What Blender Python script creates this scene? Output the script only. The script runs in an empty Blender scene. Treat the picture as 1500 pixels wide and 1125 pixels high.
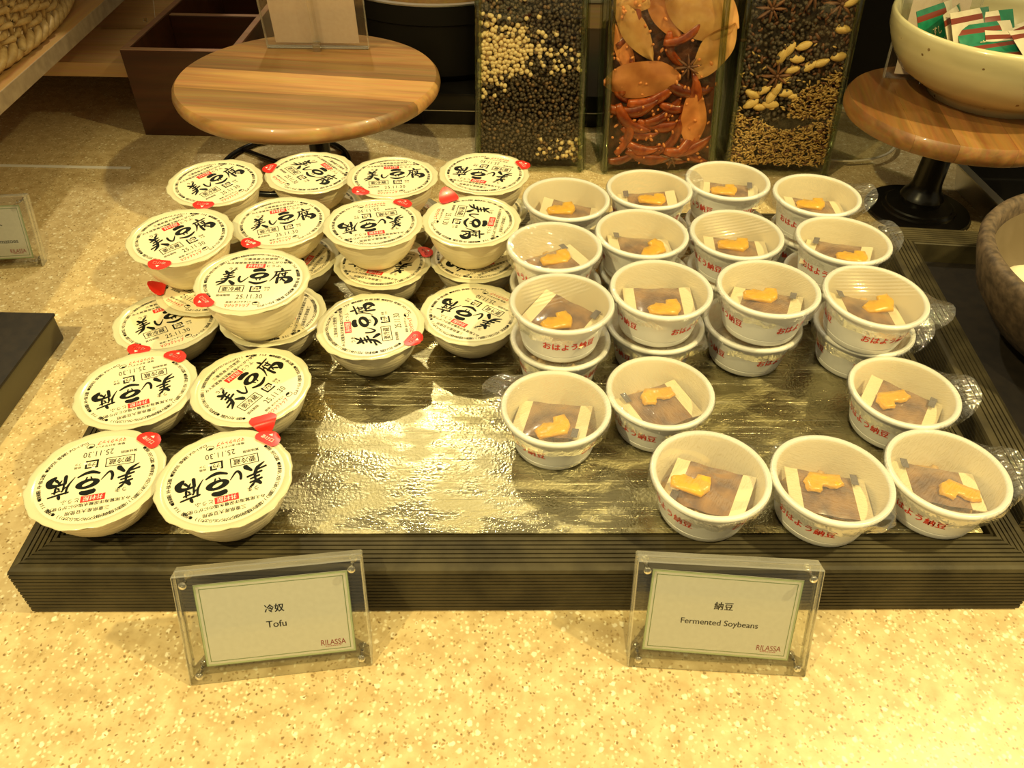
import bpy, bmesh, math, random
from mathutils import Vector, Matrix, noise
R_ = math.radians
random.seed(7)
sc = bpy.context.scene
C = sc.collection

# ------------------------------------------------------------------ camera, world, lamps, exposure
cam = bpy.data.objects.new('camera', bpy.data.cameras.new('camera')); C.objects.link(cam)
cam.data.sensor_width = 36.0
cam.data.lens = 1144.85 / 1500 * 36
cam.data.clip_start = 0.01
cam.matrix_world = Matrix.Translation((0, 0, .5006)) @ Matrix.Rotation(R_(90 - 41.784), 4, 'X') @ Matrix.Rotation(R_(1.14), 4, 'Z')
sc.camera = cam

world = bpy.data.worlds.new('world'); sc.world = world; world.use_nodes = True
bg = world.node_tree.nodes['Background']
bg.inputs[0].default_value = (1.0, .83, .46, 1); bg.inputs[1].default_value = .41

def spot(name, loc, target, power, color, size, radius=.03, blend=.25):
    l = bpy.data.lights.new(name, 'SPOT'); l.energy = power; l.color = color
    l.spot_size = R_(size); l.spot_blend = blend; l.shadow_soft_size = radius
    o = bpy.data.objects.new(name, l); C.objects.link(o); o.location = loc
    o.rotation_euler = (Vector(target) - Vector(loc)).to_track_quat('-Z', 'Y').to_euler()
    return o
spot('downlight', (-.42, 1.85, 1.75), (0, .55, .05), 54, (1, .90, .60), 75)
spot('downlight', (-.95, -.35, 1.65), (.03, .45, .05), 104, (1, .82, .36), 45, blend=.6)
spot('downlight', (1.15, .30, 1.60), (.12, .50, .05), 132, (1, .82, .36), 44, blend=.6)
spot('downlight', (.12, -.35, 2.0), (.10, .58, .05), 56, (1, .825, .37), 42, blend=.6)

sc.view_settings.view_transform = 'Standard'; sc.view_settings.look = 'None'
sc.view_settings.exposure = -0.10; sc.view_settings.gamma = 1.0
sc.view_settings.use_curve_mapping = False
sc.cycles.transparent_max_bounces = 32
sc.cycles.max_bounces = 8
sc.cycles.caustics_reflective = False; sc.cycles.caustics_refractive = False

# ------------------------------------------------------------------ materials
def new_mat(name):
    m = bpy.data.materials.new(name); m.use_nodes = True
    nt = m.node_tree; return m, nt, nt.nodes, nt.links, nt.nodes['Principled BSDF']
def plain(name, col, rough=.5, metal=0., coat=0., spec=.5, emit=None, trans=0.):
    m, nt, N, L, p = new_mat(name)
    p.inputs['Base Color'].default_value = (*col, 1); p.inputs['Roughness'].default_value = rough
    p.inputs['Metallic'].default_value = metal; p.inputs['Coat Weight'].default_value = coat
    p.inputs['Specular IOR Level'].default_value = spec
    return m
def node(N, t, **kw):
    n = N.new(t)
    for k, v in kw.items():
        if k in n.inputs.keys(): n.inputs[k].default_value = v
        else: setattr(n, k, v)
    return n
def ramp(N, stops):
    r = N.new('ShaderNodeValToRGB'); e = r.color_ramp.elements
    while len(e) < len(stops): e.new(.5)
    for i, (pos, c) in enumerate(stops): e[i].position = pos; e[i].color = (*c, 1)
    return r
def mixc(N, L, fac, a, b, blend='MIX'):
    n = N.new('ShaderNodeMix'); n.data_type = 'RGBA'; n.blend_type = blend
    for s, v in ((n.inputs[0], fac), (n.inputs[6], a), (n.inputs[7], b)):
        if hasattr(v, 'links') or hasattr(v, 'is_linked'): L.new(v, s)
        else: s.default_value = v if not isinstance(v, tuple) else (*v, 1)
    return n.outputs[2]
def bump(N, L, p, h, strength, dist=.001):
    b = N.new('ShaderNodeBump'); b.inputs['Strength'].default_value = strength; b.inputs['Distance'].default_value = dist
    L.new(h, b.inputs['Height']); L.new(b.outputs[0], p.inputs['Normal']); return b
def coords(N, L, scale=(1, 1, 1), rot=(0, 0, 0), kind='Object'):
    tc = N.new('ShaderNodeTexCoord'); mp = N.new('ShaderNodeMapping')
    mp.inputs['Scale'].default_value = scale; mp.inputs['Rotation'].default_value = rot
    L.new(tc.outputs[kind], mp.inputs[0]); return mp.outputs[0]

def counter_mat():
    m, nt, N, L, p = new_mat('speckled solid surface')
    co0 = coords(N, L)
    wn = node(N, 'ShaderNodeTexNoise', Scale=260., Detail=2.); L.new(co0, wn.inputs['Vector'])
    wd = node(N, 'ShaderNodeVectorMath', operation='MULTIPLY_ADD'); L.new(wn.outputs['Color'], wd.inputs[0]); wd.inputs[1].default_value = (.0035, .0035, 0); L.new(co0, wd.inputs[2]); co = wd.outputs[0]
    n1 = node(N, 'ShaderNodeTexNoise', Scale=75., Detail=4.); L.new(co, n1.inputs['Vector'])
    base = ramp(N, [(.3, (.50, .36, .165)), (.7, (.70, .55, .295))]); L.new(n1.outputs['Fac'], base.inputs[0])
    def specks(scale, keep, size, soft):
        v = node(N, 'ShaderNodeTexVoronoi', Scale=scale); L.new(co, v.inputs['Vector'])
        s = N.new('ShaderNodeSeparateColor'); L.new(v.outputs['Color'], s.inputs[0])
        gt = node(N, 'ShaderNodeMath', operation='GREATER_THAN'); L.new(s.outputs[0], gt.inputs[0]); gt.inputs[1].default_value = 1 - keep
        mr = N.new('ShaderNodeMapRange'); mr.inputs[1].default_value = size; mr.inputs[2].default_value = size - soft
        L.new(v.outputs['Distance'], mr.inputs[0])
        mu = node(N, 'ShaderNodeMath', operation='MULTIPLY'); L.new(gt.outputs[0], mu.inputs[0]); L.new(mr.outputs[0], mu.inputs[1])
        return mu.outputs[0]
    c = mixc(N, L, specks(330., .34, .5, .3), base.outputs[0], (.82, .71, .44))
    c = mixc(N, L, specks(190., .08, .42, .16), c, (.86, .77, .53))
    c = mixc(N, L, specks(460., .20, .55, .3), c, (.40, .27, .11))
    c = mixc(N, L, specks(380., .085, .42, .2), c, (.25, .16, .06))
    L.new(c, p.inputs['Base Color']); p.inputs['Roughness'].default_value = .34
    return m
def wood_mat(name, dark, light, scale=1., rough=.45, rnd=.25, axis=0, coat=.1):
    m, nt, N, L, p = new_mat(name)
    s = [34 * scale] * 3; s[axis] = 2.4 * scale
    co = coords(N, L, tuple(s))
    oi = N.new('ShaderNodeObjectInfo')
    ad = node(N, 'ShaderNodeVectorMath', operation='MULTIPLY_ADD'); L.new(co, ad.inputs[0]); ad.inputs[1].default_value = (1, 1, 1)
    cx = N.new('ShaderNodeCombineXYZ')
    mu = node(N, 'ShaderNodeMath', operation='MULTIPLY'); mu.inputs[1].default_value = 37.
    L.new(oi.outputs['Random'], mu.inputs[0]); L.new(mu.outputs[0], cx.inputs[0]); L.new(mu.outputs[0], cx.inputs[1])
    L.new(cx.outputs[0], ad.inputs[2])
    n1 = node(N, 'ShaderNodeTexNoise', Scale=1., Detail=5., Distortion=1.2); L.new(ad.outputs[0], n1.inputs['Vector'])
    n2 = node(N, 'ShaderNodeTexNoise', Scale=6., Detail=2.); L.new(ad.outputs[0], n2.inputs['Vector'])
    r = ramp(N, [(.28, dark), (.72, light)]); L.new(n1.outputs['Fac'], r.inputs[0])
    hs = N.new('ShaderNodeHueSaturation')
    mr = N.new('ShaderNodeMapRange'); mr.inputs[3].default_value = 1 - rnd; mr.inputs[4].default_value = 1 + rnd
    L.new(oi.outputs['Random'], mr.inputs[0]); L.new(mr.outputs[0], hs.inputs['Value']); L.new(r.outputs[0], hs.inputs['Color'])
    c = mixc(N, L, .35, hs.outputs[0], n2.outputs['Color'], 'SOFT_LIGHT')
    L.new(c, p.inputs['Base Color']); p.inputs['Roughness'].default_value = rough; p.inputs['Coat Weight'].default_value = coat
    bump(N, L, p, n1.outputs['Fac'], .15, .0006)
    return m
def clear_mat(name, tint=(.96, .98, .94), gloss=.05, edge=(.62, .74, .50), rough=.02, bumps=0., scale=60., milk=0., stretch=(1, 1, 1), fres=.55):
    # thin clear sheet: see-through, with fresnel reflections and a deeper tint at grazing angles
    m, nt, N, L, p = new_mat(name); N.remove(p); out = N['Material Output']
    tr = N.new('ShaderNodeBsdfTransparent'); gl = N.new('ShaderNodeBsdfGlossy'); gl.inputs['Roughness'].default_value = rough
    gl.inputs['Color'].default_value = (1, 1, 1, 1)
    lw = N.new('ShaderNodeLayerWeight'); lw.inputs['Blend'].default_value = .35
    c = mixc(N, L, lw.outputs['Facing'], tint, edge); L.new(c, tr.inputs[0])
    fr = N.new('ShaderNodeFresnel'); fr.inputs['IOR'].default_value = 1.45
    mu = node(N, 'ShaderNodeMath', operation='MULTIPLY_ADD'); L.new(fr.outputs[0], mu.inputs[0]); mu.inputs[1].default_value = fres; mu.inputs[2].default_value = gloss
    mx = N.new('ShaderNodeMixShader'); L.new(mu.outputs[0], mx.inputs[0]); L.new(tr.outputs[0], mx.inputs[1]); L.new(gl.outputs[0], mx.inputs[2])
    last = mx.outputs[0]
    if milk:
        df = N.new('ShaderNodeBsdfDiffuse'); df.inputs[0].default_value = (.95, .90, .76, 1)
        m2 = N.new('ShaderNodeMixShader'); m2.inputs[0].default_value = milk
        L.new(last, m2.inputs[1]); L.new(df.outputs[0], m2.inputs[2]); last = m2.outputs[0]
    if bumps:
        n = node(N, 'ShaderNodeTexNoise', Scale=scale, Detail=3., Distortion=.8); L.new(coords(N, L, stretch), n.inputs['Vector'])
        b = N.new('ShaderNodeBump'); b.inputs['Strength'].default_value = bumps; b.inputs['Distance'].default_value = .003
        L.new(n.outputs['Fac'], b.inputs['Height']); L.new(b.outputs[0], gl.inputs['Normal'])
    L.new(last, out.inputs['Surface']); return m
def noisy(name, a, b, scale, rough=.5, bmp=0., detail=3., coat=0., metal=0., dist=.001, stretch=(1, 1, 1), rnd=0.):
    m, nt, N, L, p = new_mat(name)
    n = node(N, 'ShaderNodeTexNoise', Scale=scale, Detail=detail); L.new(coords(N, L, stretch), n.inputs['Vector'])
    r = ramp(N, [(.35, a), (.65, b)]); L.new(n.outputs['Fac'], r.inputs[0])
    col = r.outputs[0]
    if rnd:
        oi = N.new('ShaderNodeObjectInfo'); hs = N.new('ShaderNodeHueSaturation'); mr = N.new('ShaderNodeMapRange')
        mr.inputs[3].default_value = 1 - rnd; mr.inputs[4].default_value = 1 + rnd
        L.new(oi.outputs['Random'], mr.inputs[0]); L.new(mr.outputs[0], hs.inputs['Value']); L.new(col, hs.inputs['Color']); col = hs.outputs[0]
    L.new(col, p.inputs['Base Color']); p.inputs['Roughness'].default_value = rough
    p.inputs['Coat Weight'].default_value = coat; p.inputs['Metallic'].default_value = metal
    if bmp: bump(N, L, p, n.outputs['Fac'], bmp, dist)
    return m
def metal_mat():
    m, nt, N, L, p = new_mat('worn brushed steel')
    co = coords(N, L)
    big = node(N, 'ShaderNodeTexNoise', Scale=9., Detail=4.); L.new(co, big.inputs['Vector'])
    st = node(N, 'ShaderNodeTexNoise', Scale=1., Detail=4.); L.new(coords(N, L, (7, 900, 1), (0, 0, .06)), st.inputs['Vector'])
    st2 = node(N, 'ShaderNodeTexNoise', Scale=1., Detail=3.); L.new(coords(N, L, (6, 760, 1), (0, 0, -.5)), st2.inputs['Vector'])
    gr = node(N, 'ShaderNodeTexNoise', Scale=420., Detail=2.); L.new(co, gr.inputs['Vector'])
    col = ramp(N, [(.3, (.42, .36, .18)), (.7, (.66, .59, .36))]); L.new(big.outputs['Fac'], col.inputs[0])
    p.inputs['Metallic'].default_value = 1
    pat = node(N, 'ShaderNodeTexNoise', Scale=48., Detail=7., Distortion=.25); L.new(coords(N, L, (.7, 1.5, 1), (0, 0, .2)), pat.inputs['Vector'])
    rr = N.new('ShaderNodeMapRange'); rr.inputs[1].default_value = .42; rr.inputs[2].default_value = .60; rr.inputs[3].default_value = .17; rr.inputs[4].default_value = .50; L.new(pat.outputs['Fac'], rr.inputs[0]); L.new(rr.outputs[0], p.inputs['Roughness'])
    thr = N.new('ShaderNodeMapRange'); thr.inputs[1].default_value = .62; thr.inputs[2].default_value = .72; L.new(st.outputs['Fac'], thr.inputs[0])
    thr2 = N.new('ShaderNodeMapRange'); thr2.inputs[1].default_value = .63; thr2.inputs[2].default_value = .73; L.new(st2.outputs['Fac'], thr2.inputs[0])
    a = node(N, 'ShaderNodeMath', operation='ADD'); L.new(thr.outputs[0], a.inputs[0]); L.new(thr2.outputs[0], a.inputs[1])
    cl = node(N, 'ShaderNodeMath', operation='MULTIPLY'); cl.use_clamp = True; L.new(a.outputs[0], cl.inputs[0]); cl.inputs[1].default_value = .7
    L.new(mixc(N, L, cl.outputs[0], col.outputs[0], (.90, .85, .66)), p.inputs['Base Color'])
    g2 = node(N, 'ShaderNodeMath', operation='MULTIPLY_ADD'); L.new(gr.outputs['Fac'], g2.inputs[0]); g2.inputs[1].default_value = 1.5; L.new(a.outputs[0], g2.inputs[2])
    b1 = node(N, 'ShaderNodeMath', operation='MULTIPLY_ADD'); L.new(big.outputs['Fac'], b1.inputs[0]); b1.inputs[1].default_value = 1.1; L.new(g2.outputs[0], b1.inputs[2])
    bump(N, L, p, b1.outputs[0], .6, .0006)
    return m

M = {}
M['counter'] = counter_mat()
M['metal'] = metal_mat()
M['deck'] = noisy('dark stained decking', (.034, .026, .011), (.074, .058, .026), 30., .62, .25, 4., .0, stretch=(1, 1, 1))
M['deck'].node_tree.nodes['Principled BSDF'].inputs['Specular IOR Level'].default_value = .3
M['foam'] = plain('white foam', (.88, .86, .80), .38, coat=.2)
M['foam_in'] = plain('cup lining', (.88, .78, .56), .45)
M['film'] = clear_mat('cling film', (.997, .997, .99), .012, (.93, .93, .90), .07, .75, 110., .015, (1, 2.6, 1), .38)
M['film_flat'] = clear_mat('stretched film', (.99, .99, .97), .012, (.92, .91, .86), .05, .24, 130., .04, (1, 5.5, 1), .30)
M['film_ridged'] = clear_mat('ridged film', (.99, .99, .97), .025, (.94, .93, .88), .17, milk=.04, fres=.32)
M['beans'] = noisy('fermented beans', (.52, .30, .10), (.72, .48, .20), 220., .45, .3)
M['red_ink'] = plain('red ink', (.72, .05, .02), .45)
M['black_ink'] = plain('black ink', (.008, .009, .007), .6, spec=.15)
M['sauce'] = noisy('sauce film', (.15, .085, .068), (.36, .20, .10), 60., .20, .5, 3., .25)
M['cream'] = plain('cream film', (.84, .72, .47), .4, coat=.1)
M['greytag'] = plain('grey mark', (.13, .11, .12), .4)
M['mustard'] = noisy('mustard film', (.80, .40, .002), (.90, .48, .004), 120., .30, .4, 3., .15)
M['tofu_body'] = noisy('milky plastic', (.80, .68, .42), (.88, .76, .50), 40., .32, .0, 2., .2)
M['flange'] = plain('pale flange', (.64, .60, .39), .22, coat=.5)
M['lid'] = plain('cream printed film', (.85, .765, .51), .32, coat=.25)
M['red_print'] = plain('red print', (.80, .028, .018), .3, coat=.4)
M['white_print'] = plain('white print', (.92, .88, .80), .4)
M['paper'] = noisy('card paper', (.86, .82, .70), (.90, .86, .74), 300., .7)
M['green_line'] = plain('green line', (.26, .34, .14), .6)
M['pale_green'] = plain('pale green edge', (.60, .68, .40), .6)
M['logo'] = plain('logo red', (.55, .06, .07), .5)
M['acrylic'] = clear_mat('clear acrylic', (.997, .997, .99), .012, (.95, .96, .90), .03, fres=.5)
M['acr_edge'] = clear_mat('acrylic edge', (.90, .90, .80), .25, (.70, .70, .54), .12, milk=.16)
M['glass'] = clear_mat('clear glass', (.995, .998, .99), .006, (.86, .90, .80), .02, fres=.3)
M['glass_edge'] = clear_mat('glass edge', (.74, .79, .60), .05, (.48, .56, .32), .05, fres=.4)
M['pepper'] = noisy('black pepper', (.030, .020, .012), (.12, .075, .04), 900., .55, .6, 3., .1, dist=.0006, rnd=.0)
M['pepper_brown'] = noisy('brown pepper', (.14, .075, .035), (.26, .14, .06), 900., .55, .5, dist=.0006)
M['pepper_white'] = noisy('white pepper', (.72, .50, .22), (.90, .68, .36), 500., .5, .3, dist=.0005)
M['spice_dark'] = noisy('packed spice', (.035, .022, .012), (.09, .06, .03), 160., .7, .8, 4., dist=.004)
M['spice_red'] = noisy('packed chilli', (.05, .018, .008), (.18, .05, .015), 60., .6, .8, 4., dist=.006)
M['chilli'] = noisy('dried chilli skin', (.18, .022, .006), (.46, .090, .014), 70., .28, .7, 3., .4, dist=.002, rnd=.35)
M['bay'] = noisy('dried leaf', (.60, .18, .045), (.84, .31, .09), 40., .5, .35, 4., .1, dist=.0015, rnd=.25)
M['bay_pale'] = noisy('pale dried leaf', (.66, .28, .075), (.86, .45, .14), 40., .5, .35, 4., .1, dist=.0015, rnd=.2)
M['anise'] = noisy('star anise', (.11, .04, .018), (.24, .09, .035), 160., .5, .5, 3., .1)
M['carda'] = noisy('cardamom pod', (.68, .39, .10), (.88, .58, .20), 90., .5, .5, 3., .1, dist=.0012, stretch=(1, 6, 6))
M['seed'] = noisy('tan seed', (.48, .27, .08), (.74, .47, .16), 300., .5, .4)
M['acacia'] = wood_mat('acacia board', (.22, .095, .028), (.46, .25, .085), 1., .38, .38, 0, .25)
M['acacia2'] = wood_mat('acacia board dark', (.16, .065, .016), (.42, .20, .06), 1., .38, .25, 0, .3)
M['pine'] = wood_mat('pale pine', (.62, .36, .15), (.82, .54, .25), 1., .45, .1)
M['walnut'] = wood_mat('dark walnut', (.045, .013, .004), (.095, .030, .009), .8, .4, .1, 0, .2)
M['walnut_lip'] = wood_mat('walnut lip', (.24, .115, .065), (.34, .18, .11), .8, .5, .1)
M['slab'] = wood_mat('shelf oak', (.36, .19, .065), (.52, .30, .11), .8, .45, .1, 1)
M['slab_edge'] = noisy('worn taupe edge', (.30, .22, .14), (.40, .30, .19), 70., .5)
M['wicker'] = noisy('wicker', (.42, .27, .10), (.60, .41, .17), 120., .5, .3)
M['black'] = plain('black lacquer', (.008, .007, .006), .28, coat=.12, spec=.3)
M['black_matt'] = plain('black matt', (.007, .0055, .004), .5, spec=.22)
M['darktray'] = noisy('dark tray top', (.010, .0065, .004), (.018, .012, .007), 90., .62)
M['boxside'] = plain('olive brown side', (.085, .070, .034), .5)
M['steel'] = plain('stainless steel', (.80, .78, .70), .34, 1.)
M['stone'] = noisy('brown stoneware', (.055, .036, .022), (.15, .10, .060), 130., .62, .5, 6., .0)
M['stone_in'] = noisy('stoneware inside', (.17, .125, .07), (.20, .15, .09), 30., .4)
M['egg'] = plain('egg shell', (.88, .76, .50), .45)
M['glaze'] = None
M['glassplate'] = clear_mat('glass plate', (.995, .995, .98), .01, (.90, .90, .80), .06, fres=.25)
M['white'] = plain('white ceramic', (.80, .78, .72), .35)
M['greenbox'] = plain('pale green', (.42, .48, .22), .5)
M['wall'] = noisy('warm plaster', (.30, .21, .12), (.36, .26, .15), 8., .8)
M['floorm'] = noisy('dark carpet', (.10, .06, .035), (.16, .10, .06), 60., .9)
M['pink_paper'] = noisy('card back', (.84, .66, .52), (.88, .71, .57), 200., .7)
M['foil_green'] = noisy('green sachet', (.005, .14, .065), (.012, .22, .11), 60., .22, .5, 3., .6)
M['foil_pale'] = noisy('pale sachet', (.60, .52, .36), (.72, .64, .46), 60., .3, .4, 3., .4)
M['foil_red'] = plain('maroon band', (.20, .035, .015), .3)
def glaze_mat():
    m, nt, N, L, p = new_mat('speckled celadon glaze')
    co = coords(N, L)
    w = node(N, 'ShaderNodeTexNoise', Scale=1., Detail=2.); L.new(coords(N, L, (2, 2, 38)), w.inputs['Vector'])
    r = ramp(N, [(.3, (.52, .45, .24)), (.7, (.72, .65, .38))]); L.new(w.outputs['Fac'], r.inputs[0])
    v = node(N, 'ShaderNodeTexVoronoi', Scale=75.); L.new(co, v.inputs['Vector'])
    s = N.new('ShaderNodeSeparateColor'); L.new(v.outputs['Color'], s.inputs[0])
    gt = node(N, 'ShaderNodeMath', operation='GREATER_THAN'); L.new(s.outputs[0], gt.inputs[0]); gt.inputs[1].default_value = .74
    lt = node(N, 'ShaderNodeMath', operation='LESS_THAN'); L.new(v.outputs['Distance'], lt.inputs[0]); lt.inputs[1].default_value = .13
    mu = node(N, 'ShaderNodeMath', operation='MULTIPLY'); L.new(gt.outputs[0], mu.inputs[0]); L.new(lt.outputs[0], mu.inputs[1])
    L.new(mixc(N, L, mu.outputs[0], r.outputs[0], (.20, .12, .05)), p.inputs['Base Color'])
    p.inputs['Roughness'].default_value = .22; p.inputs['Coat Weight'].default_value = .5
    return m
M['glaze'] = glaze_mat()

# ------------------------------------------------------------------ mesh helpers
class MB:
    def __init__(s): s.v = []; s.f = []; s.m = []
    def add(s, v, f, mi=0, mx=None):
        o = len(s.v)
        s.v += [tuple(mx @ Vector(p)) for p in v] if mx is not None else [tuple(p) for p in v]
        s.f += [tuple(i + o for i in q) for q in f]; s.m += [mi] * len(f) if isinstance(mi, int) else list(mi)
        return s
    def mesh(s, name, mats, smooth=False, auto=None):
        me = bpy.data.meshes.new(name); me.from_pydata(s.v, [], s.f)
        for k in (mats if isinstance(mats, (list, tuple)) else [mats]): me.materials.append(M[k])
        me.polygons.foreach_set('material_index', s.m)
        if smooth: me.polygons.foreach_set('use_smooth', [True] * len(me.polygons))
        if auto is not None:
            me.polygons.foreach_set('use_smooth', [True] * len(me.polygons)); me.set_sharp_from_angle(angle=R_(auto))
        me.update(); return me
def link(name, me, parent=None, loc=None, rot=None):
    o = bpy.data.objects.new(name, me); C.objects.link(o)
    if parent is not None: o.parent = parent
    if loc is not None: o.location = loc
    if rot is not None: o.rotation_euler = rot
    return o
def tag(o, label=None, cat=None, group=None, kind=None):
    for k, v in (('label', label), ('category', cat), ('group', group), ('kind', kind)):
        if v: o[k] = v
    return o
def thing(name, label, cat, loc=(0, 0, 0), rot=(0, 0, 0), group=None):
    o = link(name, None, None, loc, rot); return tag(o, label, cat, group)
def box_g(x0, x1, y0, y1, z0, z1):
    v = [(x, y, z) for x in (x0, x1) for y in (y0, y1) for z in (z0, z1)]
    return v, [(0, 1, 3, 2), (4, 6, 7, 5), (0, 4, 5, 1), (2, 3, 7, 6), (0, 2, 6, 4), (1, 5, 7, 3)]
def bev_box(x0, x1, y0, y1, z0, z1, b=.002, seg=2):
    bm = bmesh.new(); v, f = box_g(x0, x1, y0, y1, z0, z1)
    vs = [bm.verts.new(p) for p in v]
    for q in f: bm.faces.new([vs[i] for i in q])
    bmesh.ops.recalc_face_normals(bm, faces=bm.faces)
    bmesh.ops.bevel(bm, geom=bm.edges[:], offset=b, segments=seg, affect='EDGES', profile=.6)
    bm.verts.index_update()
    r = [tuple(p.co) for p in bm.verts], [tuple(p.index for p in q.verts) for q in bm.faces]
    bm.free(); return r
def lathe(prof, n=48, wob=None, closed=False):
    v = []; f = []; k = len(prof)
    for i in range(n):
        a = 2 * math.pi * i / n; c, s = math.cos(a), math.sin(a)
        for j, (r, z) in enumerate(prof):
            if wob: r, z = wob(r, z, a, j)
            v.append((r * c, r * s, z))
    for i in range(n):
        i2 = (i + 1) % n
        for j in range(k - 1 + (1 if closed else 0)):
            j2 = (j + 1) % k
            q = [i * k + j, i2 * k + j, i2 * k + j2, i * k + j2]
            f.append(tuple(q))
    # close poles
    if not closed:
        if prof[0][0] > 1e-6: pass
    return v, f
def lathe_capped(prof, n=48, wob=None):
    # profile starts and/or ends on the axis when r == 0: fan caps
    body = [p for p in prof if p[0] > 1e-7]; v, f = lathe(body, n, wob); k = len(body)
    if prof[0][0] <= 1e-7:
        o = len(v); v.append((0, 0, prof[0][1])); f += [(o, ((i + 1) % n) * k, i * k) for i in range(n)]
    if prof[-1][0] <= 1e-7:
        o = len(v); v.append((0, 0, prof[-1][1])); f += [(o, i * k + k - 1, ((i + 1) % n) * k + k - 1) for i in range(n)]
    return v, f
def tube(pts, r, n=8, cyc=False, cap=True):
    pts = [Vector(p) for p in pts]; k = len(pts); v = []; f = []
    up = Vector((0, 0, 1)); prev = None
    for i, p in enumerate(pts):
        t = (pts[(i + 1) % k] - pts[i - 1]) if cyc else (pts[min(i + 1, k - 1)] - pts[max(i - 1, 0)])
        t.normalize()
        a = prev - t * prev.dot(t) if prev is not None else (up.cross(t) if abs(t.z) < .9 else Vector((1, 0, 0)).cross(t))
        a.normalize(); prev = a; b = t.cross(a); rr = r[i] if isinstance(r, (list, tuple)) else r
        for j in range(n):
            w = 2 * math.pi * j / n; v.append(tuple(p + a * (rr * math.cos(w)) + b * (rr * math.sin(w))))
    for i in range(k if cyc else k - 1):
        i2 = (i + 1) % k
        for j in range(n):
            j2 = (j + 1) % n; f.append((i * n + j, i * n + j2, i2 * n + j2, i2 * n + j))
    if cap and not cyc: f += [tuple(range(n - 1, -1, -1)), tuple((k - 1) * n + j for j in range(n))]
    return v, f
def ico(sub=1):
    bm = bmesh.new(); bmesh.ops.create_icosphere(bm, subdivisions=sub, radius=1); bm.verts.index_update()
    r = [tuple(p.co) for p in bm.verts], [tuple(p.index for p in q.verts) for q in bm.faces]; bm.free(); return r
ICO1, ICO2, ICO3 = ico(1), ico(2), ico(3)
def TRS(loc, rz=0, s=(1, 1, 1), rx=0, ry=0):
    return Matrix.Translation(loc) @ Matrix.Rotation(rz, 4, 'Z') @ Matrix.Rotation(ry, 4, 'Y') @ Matrix.Rotation(rx, 4, 'X') @ Matrix.Diagonal((*s, 1))
def slab(outline, z0, z1):
    n = len(outline); v = [(x, y, z0) for x, y in outline] + [(x, y, z1) for x, y in outline]
    return v, [tuple(range(n - 1, -1, -1)), tuple(range(n, 2 * n))] + [(i, (i + 1) % n, n + (i + 1) % n, n + i) for i in range(n)]
def copy_tree(o, parent=None):
    c = o.copy(); C.objects.link(c)
    if parent is not None: c.parent = parent
    for ch in list(o.children): copy_tree(ch, c)
    return c

# lettering: text curves turned into flat print meshes
_tc = {}
def text(s, size=1., bold=0., shear=0., space=1., res=2):
    key = (s, bold, shear, space, res)
    if key not in _tc:
        cu = bpy.data.curves.new('t', 'FONT'); cu.body = s; cu.size = 1; cu.align_x = 'CENTER'; cu.align_y = 'CENTER'
        cu.resolution_u = res; cu.shear = shear; cu.space_character = space; cu.fill_mode = 'BOTH'
        ob = bpy.data.objects.new('t', cu); C.objects.link(ob)
        bpy.context.view_layer.update()
        me = bpy.data.meshes.new_from_object(ob.evaluated_get(bpy.context.evaluated_depsgraph_get()))
        v = [tuple(p.co) for p in me.vertices]; f = [tuple(q.vertices) for q in me.polygons]
        f = [q if (Vector(v[q[1]]) - Vector(v[q[0]])).cross(Vector(v[q[2]]) - Vector(v[q[0]])).z > 0 else q[::-1] for q in f]
        bpy.data.objects.remove(ob); bpy.data.meshes.remove(me); bpy.data.curves.remove(cu)
        if v:
            xs = [p[0] for p in v]; ys = [p[1] for p in v]; cx = (min(xs) + max(xs)) / 2; cy = (min(ys) + max(ys)) / 2
            v = [(p[0] - cx, p[1] - cy, 0) for p in v]; wh = (max(xs) - min(xs), max(ys) - min(ys))
            if bold:
                d = bold * 1.1; n0 = len(v); v0, f0 = v, f; sh = [(-d, 0), (d, 0)] if bold < .015 else [(-d, -d * .6), (d, -d * .6), (-d, d * .6), (d, d * .6)]
                v = [(p[0] + a, p[1] + b, 0) for a, b in sh for p in v0]; f = [tuple(i + n0 * k for i in q) for k in range(len(sh)) for q in f0]
        else: wh = (.1, .1)
        _tc[key] = (v, f, wh)
    v, f, wh = _tc[key]
    return [(p[0] * size, p[1] * size, 0) for p in v], f, (wh[0] * size, wh[1] * size)
def text_fit(s, w, h=None, **kw):
    v, f, wh = text(s, 1., **kw); sx = w / wh[0]; sy = (h / wh[1]) if h else sx
    return [(p[0] * sx, p[1] * sy, 0) for p in v], f
def frame_g(x0, x1, y0, y1, t, z=0):
    v = [(x0, y0, z), (x1, y0, z), (x1, y1, z), (x0, y1, z), (x0 + t, y0 + t, z), (x1 - t, y0 + t, z), (x1 - t, y1 - t, z), (x0 + t, y1 - t, z)]
    return v, [(0, 1, 5, 4), (1, 2, 6, 5), (2, 3, 7, 6), (3, 0, 4, 7)]

# ------------------------------------------------------------------ setting
o = link('floor', MB().add(*box_g(-3, 3, -2.2, 3.6, -.86, -.82)).mesh('floor', 'floorm')); tag(o, kind='structure')
o = link('wall_back', MB().add(*box_g(-3, 3, 2.9, 3.0, -.82, 2.3)).mesh('wall_back', 'wall')); tag(o, kind='structure')
ct = thing('countertop', 'beige speckled solid-surface buffet counter under everything', 'counter')
link('worktop', MB().add(*bev_box(-1.7, 1.7, .02, 2.5, -.04, 0, .004)).mesh('worktop', 'counter', auto=40), ct)
link('cabinet', MB().add(*box_g(-1.65, 1.65, .08, 2.45, -.82, -.04)).mesh('cabinet', 'walnut'), ct)
o = link('reflection_strip', MB().add(*bev_box(-.95, -.528,   .984, .9905, .0, .0012, .0005)).mesh('reflection_strip', 'white'), ct)  # thin pale strip modelled in place of a tube-light reflection on the counter

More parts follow.
